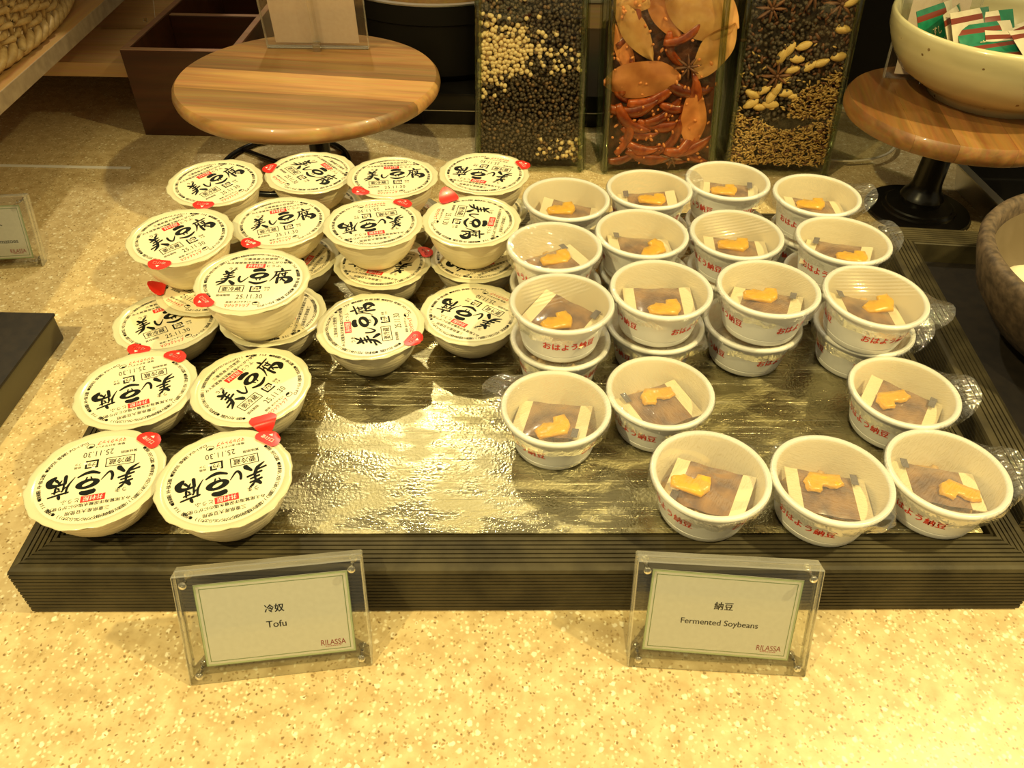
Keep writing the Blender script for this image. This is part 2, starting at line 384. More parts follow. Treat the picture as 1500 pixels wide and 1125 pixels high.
us = thing('shade_shelf', 'unseen wooden shelf added over the back of the buffet to shade the counter', 'shelf', (-1.33, 1.259, 0))  # unseen shelf, added for the straight-edged shade it casts on the back-left counter
link('board', MB().add(*bev_box(0, .89, 0, .50, .600, .622, .002)).mesh('board', 'walnut', auto=40), us)
for px, py in ((.01, .02), (.01, .45)): link('post', MB().add(*bev_box(px, px + .03, py, py + .03, 0, .600, .002)).mesh('post', 'walnut', auto=40), us)

# ------------------------------------------------------------------ grooved wooden trays
def rail(L, wf, ws0, ws1, depth, top, ngt, ngs, gd=.0021, lip=.003):
    """rail along +x from outer corner, inward +y, mitred ends (ws0/ws1 across the side rails)."""
    sec = []                                                          # closed section, (inward u, z)
    bot = top - depth
    sec.append((.0, bot + .003)); 
    step = (depth - .008) / ngs
    for i in range(ngs):
        z = bot + .004 + step * i
        sec += [(0, z), (0, z + step * .62), (gd, z + step * .68), (gd, z + step * .94)]
    sec += [(0, top - .0035), (.0012, top - .001), (.0035, top)]
    st = (wf - .006) / ngt
    for i in range(ngt):
        u = .0042 + st * i
        sec += [(u, top), (u + st * .68, top), (u + st * .74, top - gd), (u + st * .95, top - gd)]
    sec += [(wf - .001, top), (wf, top - .001), (wf, bot + .003), (wf - .002, bot), (.003, bot)]
    mb = MB(); n = len(sec)
    a = [(u * ws0 / wf, u, z) for u, z in sec]; b = [(L - u * ws1 / wf, u, z) for u, z in sec]
    mb.add(a + b, [(i, n + i, n + (i + 1) % n, (i + 1) % n) for i in range(n)] + [tuple(range(n)), tuple(range(2 * n - 1, n - 1, -1))])
    return mb
def tray(name, label, origin, yaw, W, D, wf, ws, wb, depth, top, sheet, floor_z, sheet_box):
    t = thing(name, label, 'tray', origin, (0, 0, yaw))
    link('frame_rail', rail(W, wf, ws, ws, depth, top, 7, 11).mesh('frame_rail', 'deck', auto=30), t)
    link('frame_rail', rail(W, wb, ws, ws, depth, top, 7, 11).mesh('frame_rail', 'deck', auto=30), t, (W, D, 0), (0, 0, math.pi))
    link('frame_rail', rail(D, ws, wf, wb, depth, top, 6, 11).mesh('frame_rail', 'deck', auto=30), t, (W, 0, 0), (0, 0, math.pi / 2))
    link('frame_rail', rail(D, ws, wb, wf, depth, top, 6, 11).mesh('frame_rail', 'deck', auto=30), t, (0, D, 0), (0, 0, -math.pi / 2))
    link('bottom_board', MB().add(*box_g(ws - .001, W - ws + .001, wf - .001, D - wb + .001, floor_z - .012, floor_z)).mesh('bottom_board', 'deck'), t)
    x0, x1, y0, y1, z0, z1 = sheet_box
    link('metal_sheet', MB().add(*bev_box(x0, x1, y0, y1, z0, z1, .0008)).mesh('metal_sheet', sheet, auto=40), t)
    return t
TRX, TRY, TYAW = -.3395, .3038, R_(1.5)
tray('serving_tray', 'grooved dark wooden tray with scratched steel sheet holding tofu and natto cups', (TRX, TRY, 0), TYAW,
     .7140, .492, .0315, .0255, .034, .0505, .0497, 'metal', .036, (.0275, .683, .0318, .456, .0362, .0500))
tray('egg_tray', 'grooved dark wooden tray carrying the stoneware egg bowl', (.3825, .372, 0), R_(-4.2),
     .40, .418, .034, .030, .036, .0505, .0500, 'darktray', .026, (.032, .368, .036, .380, .0262, .0285))

# ------------------------------------------------------------------ natto cups
NH = .0401
def natto_meshes():
    d = {}
    outer = [(0, 0), (.0285, 0), (.0305, .0006), (.0313, .0020), (.0322, .0062), (.0317, .0066), (.0318, .0071), (.0326, .0074), (.0378, .0352),
             (.0388, .0357), (.0408, .0354), (.0420, .0362), (.04255, .0378), (.0422, .0393), (.0412, .0400), (.0398, NH), (.0386, .0396), (.0379, .0386),
             (.0372, .0360), (.0318, .0080), (.0306, .0050), (.028, .0040), (0, .0040)]
    v, f = lathe_capped(outer, 64); kk = len(outer) - 2
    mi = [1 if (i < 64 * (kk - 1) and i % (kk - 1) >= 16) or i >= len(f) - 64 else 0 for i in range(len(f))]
    d['cup'] = MB().add(v, f, mi).mesh('cup', ['foam', 'foam_in'], auto=50)
    # stretched film over the mouth
    def wob(r, z, a, j): return r, z - (.0006 * (1 - r / .0395)) + .00012 * math.sin(5 * a + 9 * r * 100)
    prof = [(0, NH + .0001)] + [(.0395 * k / 7, NH + .0001 + .00025 * (k == 7)) for k in range(1, 8)] + [(.0412, NH + .0002)]
    d['film'] = MB().add(*lathe_capped(prof, 48, wob)).mesh('film', 'film_flat', smooth=True)
    def ridged(ang, off):
        ca, sa = math.cos(ang), math.sin(ang)
        def w2(r, z, a, j):
            x, y = r * math.cos(a), r * math.sin(a); u = -x * sa + y * ca; t = x * ca + y * sa
            m = max(0, min(1, (u + off) / .012)) * max(0, 1 - (r / .039) ** 6)
            return r, z - .0005 * (1 - r / .0395) + m * .00072 * math.sin(u * 2 * math.pi / .0047 + .8 * math.sin(t * 70)) * (.6 + .4 * math.sin(t * 150 + 3))
        pr = [(0, NH + .0001)] + [(.0395 * k / 34, NH + .0001 + .00025 * (k == 34)) for k in range(1, 35)] + [(.0412, NH + .0002)]
        return MB().add(*lathe_capped(pr, 120, w2)).mesh('film', 'film_ridged', smooth=True)
    d['film_C1'] = ridged(R_(28), .002); d['film_C4'] = ridged(R_(-4), .004); d['film_B3'] = ridged(R_(10), .012)
    d['skirts'] = []
    for s in range(4):
        rnd = random.Random(40 + s); ph = [rnd.uniform(0, 6.28) for _ in range(8)]; lobe = rnd.uniform(0, 6.28)
        def wob(r, z, a, j):
            t = j / 6
            lob = max(0, math.cos(2 * (a - lobe))) ** 6
            rip = math.sin(9 * a + ph[0]) + .7 * math.sin(17 * a + ph[1]) + .6 * math.sin(31 * a + ph[2])
            fine = math.sin(57 * a + ph[3])
            if j <= 1: return r + .0002, z
            return r + t * (.0012 * rip * .5 + .0075 * lob) + .0002 * fine * t, z + t * (.0006 * math.sin(13 * a + ph[4]) + .0003 * fine + .0060 * lob)
        prof = [(.0412, NH + .0002), (.0429, .0380), (.0434, .0358), (.0432, .0338), (.0427, .0316), (.0421, .0295), (.0416, .0275)]
        d['skirts'].append(MB().add(*lathe(prof, 110, wob)).mesh('film_skirt', 'film', smooth=True))
    def wflap(r, z, a, j):
        t = j / 6; lob = max(0, math.cos(a)) ** 3 * (1 + .25 * math.cos(4 * a + .6))
        if j <= 1: return r + .0002, z
        return r + t * (.0155 * lob + .0005 * math.sin(9 * a)) + .0002 * math.sin(57 * a) * t, z + t * (.0125 * lob + .0005 * math.sin(13 * a) + .0012 * lob * math.sin(7 * a))
    d['flap'] = MB().add(*lathe(prof, 140, wflap)).mesh('film_skirt', 'film', smooth=True)
    mb = MB(); rnd = random.Random(3)
    for k in range(80):
        rr = .0255 * math.sqrt(rnd.random()); a = rnd.uniform(0, 6.28)
        mb.add(*ICO1, 0, TRS((rr * math.cos(a), rr * math.sin(a), .0125 + rnd.uniform(-.002, .003)), rnd.uniform(0, 6.28), (.0052, .0040, .0038)))
    mb.add(*lathe_capped([(0, .0105), (.0322, .0105), (.0318, .0080), (0, .0080)], 24))
    d['beans'] = mb.mesh('soybeans', 'beans', smooth=True)
    # sauce sachet: pillow with sealed cream ends and a grey eye mark
    mb = MB(); nx, ny = 18, 10
    v = []; f = []; mi = []
    for s in (1, -1):
        o0 = len(v)
        for i in range(nx + 1):
            for j in range(ny + 1):
                x = -1 + 2 * i / nx; y = -1 + 2 * j / ny
                h = max(0, 1 - (abs(x) / .66) ** 3) * max(0, 1 - abs(y) ** 3)
                w = .12 * math.sin(7 * x + 3 * y) * h
                v.append((.0290 * x, .0205 * y * (1 + .02 * math.sin(9 * x)), s * (.0003 + .0032 * h * (1 + w)) + .0012 * x * x))
        for i in range(nx):
            for j in range(ny):
                a = o0 + i * (ny + 1) + j; q = (a, a + ny + 1, a + ny + 2, a + 1)
                f.append(q if s > 0 else q[::-1]); mi.append(1 if (i < 3 or i >= nx - 3) else 0)
    mb.add(v, f, mi)
    d['sauce'] = mb.mesh('sauce_sachet', ['sauce', 'cream'], smooth=True)
    d['mark'] = MB().add(*bev_box(-.0052, .0052, -.0026, .0026, 0, .0006, .0003, 1)).mesh('eye_mark', 'greytag')
    # mustard sachet: L-shaped crumpled foil
    out = [(1.18 * px, 1.18 * py) for px, py in [(-.0115, -.0072), (.0075, -.0080), (.0120, -.0015), (.0112, .0078), (.0030, .0080), (.0012, .0028), (-.0060, .0040), (-.0125, .0006)]]
    bm = bmesh.new(); vs = [bm.verts.new((x, y, .0008)) for x, y in out]; bm.faces.new(vs)
    r = bmesh.ops.extrude_face_region(bm, geom=bm.faces[:]); 
    for e in r['geom']:
        if isinstance(e, bmesh.types.BMVert): e.co.z += .0026; e.co.x *= .92; e.co.y *= .92
    bmesh.ops.recalc_face_normals(bm, faces=bm.faces)
    bmesh.ops.triangulate(bm, faces=bm.faces[:]); bmesh.ops.subdivide_edges(bm, edges=bm.edges[:], cuts=2, use_grid_fill=True)
    for p in bm.verts: p.co += Vector((noise.noise(p.co * 300), noise.noise(p.co * 310 + Vector((5, 0, 0))), 1.6 * noise.noise(p.co * 260 + Vector((0, 7, 0))))) * .0009
    me = bpy.data.meshes.new('mustard_sachet'); bm.to_mesh(me); bm.free(); me.materials.append(M['mustard'])
    me.polygons.foreach_set('use_smooth', [True] * len(me.polygons)); d['mustard'] = me
    # printed words around the wall, three times
    mb = MB()
    tv, tf, wh = text('おはよう納豆', 1., bold=.022, space=1.02, res=3)
    sc_ = .0440 / wh[0]
    for k in range(3):
        v = []
        for x, y, z in tv:
            yy = .0195 + y * sc_ * 1.08; rr = .0326 + (yy - .0074) / .0278 * .0052 + .00022
            a = k * 2 * math.pi / 3 + (x * sc_) / .0352
            v.append((rr * math.cos(a), rr * math.sin(a), yy))
        mb.add(v, tf)
    d['letters'] = mb.mesh('lettering', 'red_ink')
    return d
ND = natto_meshes()
# name, level, x, y, lid z, tilt x, tilt y, text offset from the camera side, contents
NATTO = [
 ('A1', 2, .0490, .6871, .0800, -.1, 0, -20, (.25, -.15, -10), (-.12, -.02, 10)), ('A2', 2, .1328, .7092, .0789, .3, -1.4, -90, (.0, -.2, 0), (.12, .0, 0)),
 ('A3', 2, .2149, .7314, .0774, .4, -.9, -50, (.2, -.2, -10), (-.05, .0, 5)), ('A4', 2, .2981, .7052, .0783, .5, .3, -15, (.12, -.2, 0), (-.08, .05, -5)),
 ('B1', 2, .0352, .5994, .0809, -.1, -1., -55, (-.1, -.3, 25), (.05, -.05, 15)), ('B2', 2, .1158, .6259, .0807, -.2, .1, 25, (0, .02, 0), (.28, -.3, 40)),
 ('B3', 2, .2030, .6277, .0815, .3, .8, -45, (.1, -.25, -5), (-.02, .0, -10)), ('B4', 2, .2984, .6201, .0800, -.2, -1., -15, (-.2, -.2, -25), (.22, -.32, -8)),
 ('C1', 2, .0389, .5145, .0828, -.2, -1.1, 15, (.12, -.05, -32), (-.12, -.32, 25)), ('C2', 2, .1222, .5376, .0809, 0, .4, -60, (0, 0, 0), (.08, -.34, 8)),
 ('C3', 2, .2125, .5414, .0817, .7, -.7, -57, (.0, -.1, -22), (-.08, .16, -14)), ('C4', 2, .2979, .5350, .0822, -1.2, 2.6, 40, (-.12, -.1, -6), (.2, .08, 14)),
 ('D1', 1, .0340, .4354, .0399, 0, 0, -45, (-.12, .08, -12), (-.06, -.32, 18)), ('D2', 1, .1167, .4556, .0411, 0, 0, -30, (.0, -.1, 26), (.0, .18, 188)),
 ('D3', 1, .3104, .4615, .0387, 0, 0, -30, (.05, -.12, -32), (-.12, .05, 190)),
 ('E1', 1, .1410, .3702, .0405, 0, 0, -40, (.08, -.05, -26), (-.34, .02, -18)), ('E2', 1, .2261, .3678, .0419, 0, 0, -8, (.05, -.08, -8), (-.05, .15, 176)),
 ('E3', 1, .3106, .3766, .0412, 0, 0, -8, (-.1, .0, -12), (.25, -.3, 155)),
 ('C1l', 1, .0403, .5205, .0405, 0, 0, 35, None, None), ('C2l', 1, .1237, .5444, .0400, 0, 0, -63, None, None),
 ('C3l', 1, .2096, .5493, .0403, 0, 0, -62, None, None), ('C4l', 1, .3060, .5464, .0397, 0, 0, 42, None, None),
 ('A1l', 1, .0500, .6900, .0400, 0, 0, 10, None, None), ('A2l', 1, .1345, .7100, .0400, 0, 0, 30, None, None), ('A3l', 1, .2196, .7200, .0400, 0, 0, -40, None, None), ('A4l', 1, .3050, .7080, .0400, 0, 0, 70, None, None),
 ('B1l', 1, .0385, .6050, .0400, 0, 0, 20, None, None), ('B2l', 1, .1235, .6255, .0400, 0, 0, -20, None, None), ('B3l', 1, .2080, .6330, .0400, 0, 0, 0, None, None), ('B4l', 1, .2990, .6280, .0400, 0, 0, -30, None, None),
]
COL = {'1': 'first from the tofu', '2': 'second from the tofu', '3': 'third from the tofu', '4': 'fourth from the tofu'}
ROW = {'A': 'back row', 'B': 'second row', 'C': 'third row', 'D': 'single row', 'E': 'front row'}
def pose(root, x, y, z, tx, ty, yaw):
    root.matrix_world = Matrix.Translation((x, y, z)) @ Matrix.Rotation(R_(ty), 4, 'X') @ Matrix.Rotation(R_(-tx), 4, 'Y') @ Matrix.Rotation(yaw, 4, 'Z')
TOPZ = .0502
for k, (nm, lv, x, y, zl, tx, ty, off, sau, mus) in enumerate(NATTO):
    c = nm[1]; low = nm.endswith('l')
    col = COL[c] if nm[0] in 'ABC' else {'D1': 'nearest the tofu', 'D2': 'second from the tofu', 'D3': 'beside the tray rail', 'E1': 'nearest the tofu', 'E2': 'middle one', 'E3': 'beside the tray rail'}[nm]
    st = '' if nm[0] in 'DE' else ('lower of its stack, ' if low else 'upper of its stack, ')
    root = thing('natto_cup', 'white natto cup under film, %s%s, %s' % (st, ROW[nm[0]], col), 'cup', group='wrapped natto cups on the tray')
    face = math.atan2(-y, -x); yaw = face + R_(off)
    zb = TOPZ if lv == 1 else TOPZ + .0409
    pose(root, x, y, zb, tx, ty, yaw)
    link('cup', ND['cup'], root); tag(link('lettering', ND['letters'], root), kind='stuff')
    tag(link('soybeans', ND['beans'], root), kind='stuff')
    fo = link('film', ND.get('film_' + nm, ND['film']), root); fo.rotation_euler.z = {'C1': R_(4) - yaw, 'C4': R_(9) - yaw, 'B3': R_(10) - yaw}.get(nm, k * 1.3)
    fl = {'E3': 12, 'A4': 10, 'B4': 25, 'C4': -20, 'D3': 8, 'C4l': 5, 'D1': 160, 'A2': 30}.get(nm)
    so = link('film_skirt', ND['skirts'][k % 4] if fl is None else ND['flap'], root); so.rotation_euler.z = k * 2.1 if fl is None else R_(fl) - yaw
    if sau:
        def place(name, me, p, z, tilt=(0, 0), rz=None):
            lx, ly = p[0] * .034, p[1] * .034; ca, sa = math.cos(-yaw), math.sin(-yaw)
            return link(name, me, root, (lx * ca - ly * sa, lx * sa + ly * ca, z), (tilt[0], tilt[1], R_(p[2]) - yaw))
        s = place('sauce_sachet', ND['sauce'], (sau[0] * .5, sau[1] * .5, sau[2]), .0228, (R_(8 * math.sin(k)), R_(7 * math.cos(2.3 * k))))
        link('eye_mark', ND['mark'], s, (-.0205 if k % 2 else .0205, .0165 if k % 3 else -.0165, .0034), (0, 0, R_(90)))
        place('mustard_sachet', ND['mustard'], mus, .0262, (R_(5), R_(4 * math.sin(k))))

# ------------------------------------------------------------------ tofu cups
TR, TH = .0459, .0378
def tofu_meshes():
    d = {}
    prof = [(0, .0008), (.0180, 0), (.0208, .0005), (.0236, .0022)]
    for i in range(1, 27):
        t = i / 26; prof.append((.0236 + (.0404 - .0236) * (1 - (1 - t) ** 2.0), .0022 + (.0336 - .0022) * t))
    def wob(r, z, a, j):
        if 4 < j < 29: return r + .00022 * math.sin(j * 2.1 + .6 * math.sin(24 * a)), z
        return r, z
    prof += [(.0409, .0346), (.0411, .0358), (.0446, .0363)]
    d['cup'] = MB().add(*lathe_capped(prof, 72, wob)).mesh('cup', 'tofu_body', smooth=True)
    # lid: pale flange ring with an uneven rim and a slightly domed cream film
    def wl(r, z, a, j):
        e = .0004 * math.sin(3 * a + 1) + .00045 * math.sin(12 * a + math.sin(3 * a)) + .0003 * math.sin(23 * a)
        return (r + e, z + .0003 * math.sin(5 * a)) if r > .0440 else (r, z)
    fl = [(.0392, .0371), (.0403, .0372), (.0409, .0376), (.0428, .0378), (.0444, .0377), (.0456, .0375), (.0459, .0371), (.0455, .0367), (.0440, .0364), (.0408, .0362)]
    d['flange'] = MB().add(*lathe(fl, 96, wl)).mesh('flange', 'flange', smooth=True)
    dome = lambda r: .0372 + .0006 * (1 - (r / .0400) ** 4) if r < .0400 else .0372
    d['dome'] = dome
    d['film'] = MB().add(*lathe_capped([(0, dome(0))] + [(.0400 * k / 8, dome(.0400 * k / 8)) for k in range(1, 9)], 72)).mesh('lid_film', 'lid', smooth=True)
    # pull tab
    def tab(curl):
        v = []; n = 9; m = 7
        for i in range(n):
            for j in range(m):
                s = -1 + 2 * i / (n - 1); t = j / (m - 1)
                w = .0106 * math.sqrt(max(0, 1 - (t * .98) ** 2.4)) if t > .3 else .0106 * (.72 + .28 * (t / .3) ** .6) * .98
                rr = .0376 + .0128 * t
                v.append((s * w, rr, (.0386 if t < .7 else .0386 - .0010 * (t - .7)) + (curl * t * t * .009 if curl >= 0 else curl * .09 * max(0, t - .60) ** 2) - .0005 * t * s * s))
        return MB().add(v, [(i * m + j, i * m + j + 1, (i + 1) * m + j + 1, (i + 1) * m + j)[::-1] for i in range(n - 1) for j in range(m - 1)]).mesh('pull_tab', 'red_print', smooth=True)
    d['tab'] = tab(0); d['tab_up'] = tab(1.); d['tab_down'] = tab(-.55)
    tt = MB()
    for s, w, y in (('あけ口', .0105, .0424),):
        tv, tf = text_fit(s, w, bold=.02); tt.add([(x, yy + y, .0389) for x, yy, z in tv], tf)
    tt.add([(-.0017, .0456, .0388), (.0017, .0456, .0388), (0, .0478, .0386)], [(0, 1, 2)])
    d['tabtext'] = tt.mesh('lettering', 'white_print')
    # print on the lid, unit radius = flange radius
    K, Rd, Wh = MB(), MB(), MB()
    U = TR
    def put(mb, vf, x, y, rot=0, lift=.00016, sx=1):
        v, f = vf[0], vf[1]; c, s = math.cos(R_(rot)), math.sin(R_(rot)); o = []
        for px, py, _ in v:
            X = (x + px * c - py * s) * U; Y = (y + px * s + py * c) * U
            r = math.hypot(X, Y); o.append((X, Y, dome(min(r, .0399)) + lift if r < .0400 else .0379 + lift))
        mb.add(o, f)
    put(K, text_fit('三重県産大豆使用', .60, bold=.012), .05, .645)
    put(K, text_fit('みえ尾鷲海洋深層水塩のにがり使用', 1.14, bold=.012), .04, .525)
    put(Rd, box2 if False else ([(-.17, -.062, 0), (.17, -.062, 0), (.17, .062, 0), (-.17, .062, 0)], [(0, 1, 2, 3)]), .00, .415)
    put(Wh, text_fit('井村屋', .27, .095, bold=.01), .00, .415, lift=.00026)
    put(K, text_fit('とうふ', .25, bold=.004), .32, .415)
    put(K, text_fit('うま', .16, bold=.008), -.38, .345)
    def stroke(p, w, n=7):
        """brush ribbon along a smoothed polyline with varying width"""
        q = []
        k = len(p) - 1
        for i in range(k):
            p0, p1, p2, p3 = (Vector(p[max(i - 1, 0)]), Vector(p[i]), Vector(p[i + 1]), Vector(p[min(i + 2, k)]))
            for j in range(n):
                t = j / n
                q.append((.5 * ((2 * p1) + (p2 - p0) * t + (2 * p0 - 5 * p1 + 4 * p2 - p3) * t * t + (3 * p1 - p0 - 3 * p2 + p3) * t ** 3), w[i] + (w[i + 1] - w[i]) * t))
        q.append((Vector(p[-1]), w[-1])); v = []; m = len(q)
        d0 = (q[0][0] - q[1][0]).normalized() * q[0][1] * .35; d1 = (q[-1][0] - q[-2][0]).normalized() * q[-1][1] * .4
        q = [(q[0][0] + d0, q[0][1] * .45)] + q + [(q[-1][0] + d1, q[-1][1] * .4)]; m = len(q)
        for i, (c, ww) in enumerate(q):
            t = (q[min(i + 1, m - 1)][0] - q[max(i - 1, 0)][0]).normalized(); nrm = Vector((-t.y, t.x)) * ww / 2
            v += [(*(c + nrm), 0), (*(c - nrm), 0)]
        return v, [(2 * i, 2 * i + 1, 2 * i + 3, 2 * i + 2) for i in range(m - 1)]
    GL = {'美': [([(-.30, .88), (-.14, .66)], [.16, .20]), ([(.62, 1.0), (.34, .84), (.14, .64)], [.06, .13, .05]), ([(-.5, .44), (.5, .60)], [.10, .09]), ([(-.36, .16), (.42, .30)], [.10, .08]),
                 ([(.04, .70), (.0, .1), (-.1, -.2)], [.10, .13, .15]), ([(-.62, -.16), (.62, .06)], [.10, .10]), ([(-.05, -.1), (-.35, -.55), (-1.0, -.92)], [.17, .17, .04]), ([(-1.05, -.52), (-.2, -.36)], [.10, .08]), ([(.16, -.42), (.58, -.86)], [.12, .26])],
          'し': [([(-.55, .85), (-.62, .1), (-.40, -.55), (.05, -.62), (.95, .60)], [.22, .26, .26, .20, .07])],
          '豆': [([(-.62, .90), (.0, .98), (.5, .90)], [.24, .26, .20]), ([(-.30, -.22), (-.20, -.42)], [.08, .06]), ([(.22, -.20), (.12, -.40)], [.06, .09]), ([(-.95, -.62), (-.3, -.84), (.3, -.80), (.92, -.56)], [.10, .17, .15, .08])],
          '腐': [([(.02, 1.06), (.10, .84)], [.12, .18]), ([(-.62, .58), (.1, .66), (.92, .78)], [.09, .10, .08]), ([(-.42, .66), (-.52, .0), (-1.0, -.72)], [.10, .12, .03]), ([(-.08, .42), (-.36, .04)], [.10, .05]), ([(-.18, .22), (-.20, -.20)], [.11, .10]),
                 ([(.05, .32), (.66, .42)], [.08, .07]), ([(.44, .52), (.42, .06), (.30, .0)], [.09, .12, .05]), ([(.14, .20), (.22, .08)], [.09, .10]), ([(-.26, -.26), (-.26, -.95)], [.16, .18]), ([(-.26, -.28), (.3, -.20), (.86, -.26), (.98, -.62), (.55, -.98)], [.10, .13, .26, .34, .16]),
                 ([(.26, -.22), (.02, -.62)], [.13, .06]), ([(.20, -.42), (.46, -.70)], [.09, .15])]}
    def brush(g, w, h, x, y, rot=0):
        for p, ww in GL[g]:
            v, f = stroke(p, [q * 1.75 for q in ww]); put(K, ([(px * w / 2, py * h / 2, 0) for px, py, _ in v], f), x, y, rot)
    brush('美', .36, .46, -.43, .07, 4); brush('し', .20, .22, -.17, .01, 0)
    brush('豆', .33, .45, .11, .075, 2); brush('腐', .36, .44, .48, .10, 2)
    n = 28; put(K, ([(.172 * math.cos(6.2832 * k / n), .096 * math.sin(6.2832 * k / n), 0) for k in range(n)] + [(.078 * math.cos(6.2832 * k / n + .2), .030 * math.sin(6.2832 * k / n + .2) + .02 * math.cos(6.2832 * k / n), 0) for k in range(n)],
                     [(k, (k + 1) % n, n + (k + 1) % n, n + k) for k in range(n)]), .11, .115, 8)
    put(K, text_fit('要冷蔵', .33, .12, bold=.012), -.31, -.27); put(K, frame_g(-.21, .21, -.095, .095, .013), -.31, -.27)
    put(K, frame_g(-.095, .095, -.085, .085, .028), .10, -.285); put(K, text_fit('プラ', .105, .075, bold=.02), .10, -.285)
    for q in ((-.03, .085, -20), (.095, -.03, 70)): put(Wh, ([(-.025, -.02, 0), (.025, -.02, 0), (.025, .02, 0), (-.025, .02, 0)], [(0, 1, 2, 3)]), .10 + q[0], -.285 + q[1], 0, .00022)
    put(K, text_fit('容器', .10), .30, -.25); put(K, text_fit('フタ', .09), .30, -.32)
    put(K, text_fit('賞味期限', .24, bold=.006), -.42, -.45)
    put(K, text_fit('25.11.30', .44, .115, space=1.1), .03, -.50)
    put(K, text_fit('簡単! あけやすい!', .42, bold=.006), -.13, -.645)
    put(Rd, text_fit('マジックトップ', .42, .085, bold=.02), -.14, -.735)
    n = 24; put(K, ([(.062 * math.cos(2 * math.pi * k / n) * (1 if k < n else .85), .05 * math.sin(2 * math.pi * k / n) * (1 if k < n else .83), 0) for k in range(2 * n)],
                    [(k, (k + 1) % n, n + (k + 1) % n, n + k) for k in range(n)]), .17, -.69)
    put(K, ([(-.05, .02, 0), (.01, .01, 0), (.04, .05, 0), (-.02, .06, 0)], [(0, 1, 2, 3)]), .17, -.70)
    # ring of small print, clockwise with the tops outward
    ring = '●名称:充てん豆腐 ●原材料名:大豆(日本(三重県))/凝固剤(粗製海水塩化マグネシウム(にがり)) ●内容量 75g ●賞味期限 枠一部に記載 ●保存方法 要冷蔵(3℃〜10℃)'
    a = 216.; per = 293. / len(ring)
    for ch in ring:
        if ch != ' ':
            v, f, wh = text(ch, .068, bold=.010)
            put(K, (v, f), .80 * math.cos(R_(a)), .80 * math.sin(R_(a)), a - 90)
        a -= per
    d['black'] = K.mesh('black_print', 'black_ink'); d['red'] = Rd.mesh('red_print', 'red_print'); d['white'] = Wh.mesh('white_print', 'white_print')
    return d
TD = tofu_meshes()
# id, x, y, lid z (above the sheet), base z, tilt x, tilt y, text yaw, label tail, tab style
TOFU = [
 ('T1', -0.2975, 0.7070, 0.0800, 0.0375, -0.6, 2.6, 50, 'upper cup of the far outer corner stack', 0),
 ('T2', -0.2120, 0.7425, 0.0740, 0.0370, -0.7, 0.6, -47, 'upper cup, back row, second from the outer edge', 0),
 ('T3', -0.1252, 0.7262, 0.0789, 0.0375, -0.4, -0.4, 10, 'upper cup, back row, pinkish tab at its near edge', 0),
 ('T4', -0.0323, 0.7360, 0.0802, 0.0375, 0, 0.3, 164, 'upper cup, back row, red tab before the peppercorn jar', 0),
 ('T5', -0.2965, 0.6025, 0.0820, 0.0372, 0, 3.0, 43, 'upper cup over a lid with curled tab, outer edge', 0),
 ('T6', -0.2204, 0.6510, 0.0697, 0.0365, 0.8, 1.4, 22, 'upper cup behind the highest one, tab tucked under', 0),
 ('T7', -0.1310, 0.6370, 0.0780, 0.0385, 0.4, 0, 196, 'upper cup, second row, upside-down print, two from the natto', 0),
 ('T8', -0.0408, 0.6448, 0.0785, 0.0370, 0, 1.3, 263, 'upper cup with bent-up tab, print sideways, beside the natto', 1),
 ('T9', -0.2144, 0.5297, 0.0861, 0.0377, -1.2, 1.3, 5, 'standing highest, print upright, on a sideways lid', 0),
 ('T11', -0.3008, 0.5410, 0.0332, 0, 0, -0.8, 35, 'low at the outer edge beside the highest cup', 0),
 ('T12', -0.1221, 0.5315, 0.0405, 0, 0, 1.0, 103, 'alone by bare steel, white glare on its lid', 0),
 ('T13', -0.0367, 0.5585, 0.0352, 0, 0, 0, 147, 'wrinkled lid, touching the front natto stack', 0),
 ('T14', -0.2935, 0.4498, 0.0360, 0, 0, 0.2, 205, 'upside-down print, outer edge, third from front', 0),
 ('T15', -0.2032, 0.4514, 0.0405, 0, -0.2, 0.5, 60, 'slanted print, drooping tab over the next cup', -1),
 ('T16', -0.2870, 0.3580, 0.0365, 0, -0.1, 0.6, 195, 'at the front corner of the tray', 0),
 ('T17', -0.1962, 0.3552, 0.0415, 0, -0.3, 0.6, 200, 'front row, behind the Tofu sign', 0),
 ('T10', -0.2105, 0.5480, 0.0377, 0, 0, 0, 270, 'lower cup carrying the highest one', 0),
 ('T7l', -0.1255, 0.6313, 0.0385, 0, 0, -0.3, 165, 'lower cup showing upside-down print, second row', 0),
 ('T8l', -0.0375, 0.6490, 0.0370, 0, 0, 0.5, 215, 'lower cup beneath the bent-up tab, beside the natto', 0),
 ('T6l', -0.2160, 0.6405, 0.0365, 0, 0, 0.3, 255, 'lower cup glimpsed right behind the highest one', 0),
 ('T5l', -0.2790, 0.5880, 0.0372, 0, 0, 0, -30, 'lower cup with red tab curled up, outer edge', 1),
 ('T1l', -0.2950, 0.7050, 0.0375, 0, 0, 0, 20, 'lower cup of the far outer corner stack', 0),
 ('T2l', -0.2100, 0.7420, 0.0370, 0, 0, 0, 70, 'lower cup, back row, second from the outer edge', 0),
 ('T3l', -0.1230, 0.7260, 0.0375, 0, 0, 0, 120, 'lower cup, back row, third from the outer edge', 0),
 ('T4l', -0.0330, 0.7360, 0.0375, 0, 0, 0, 260, 'lower cup, back row, nearest the peppercorn jar', 0),
]
proto = None
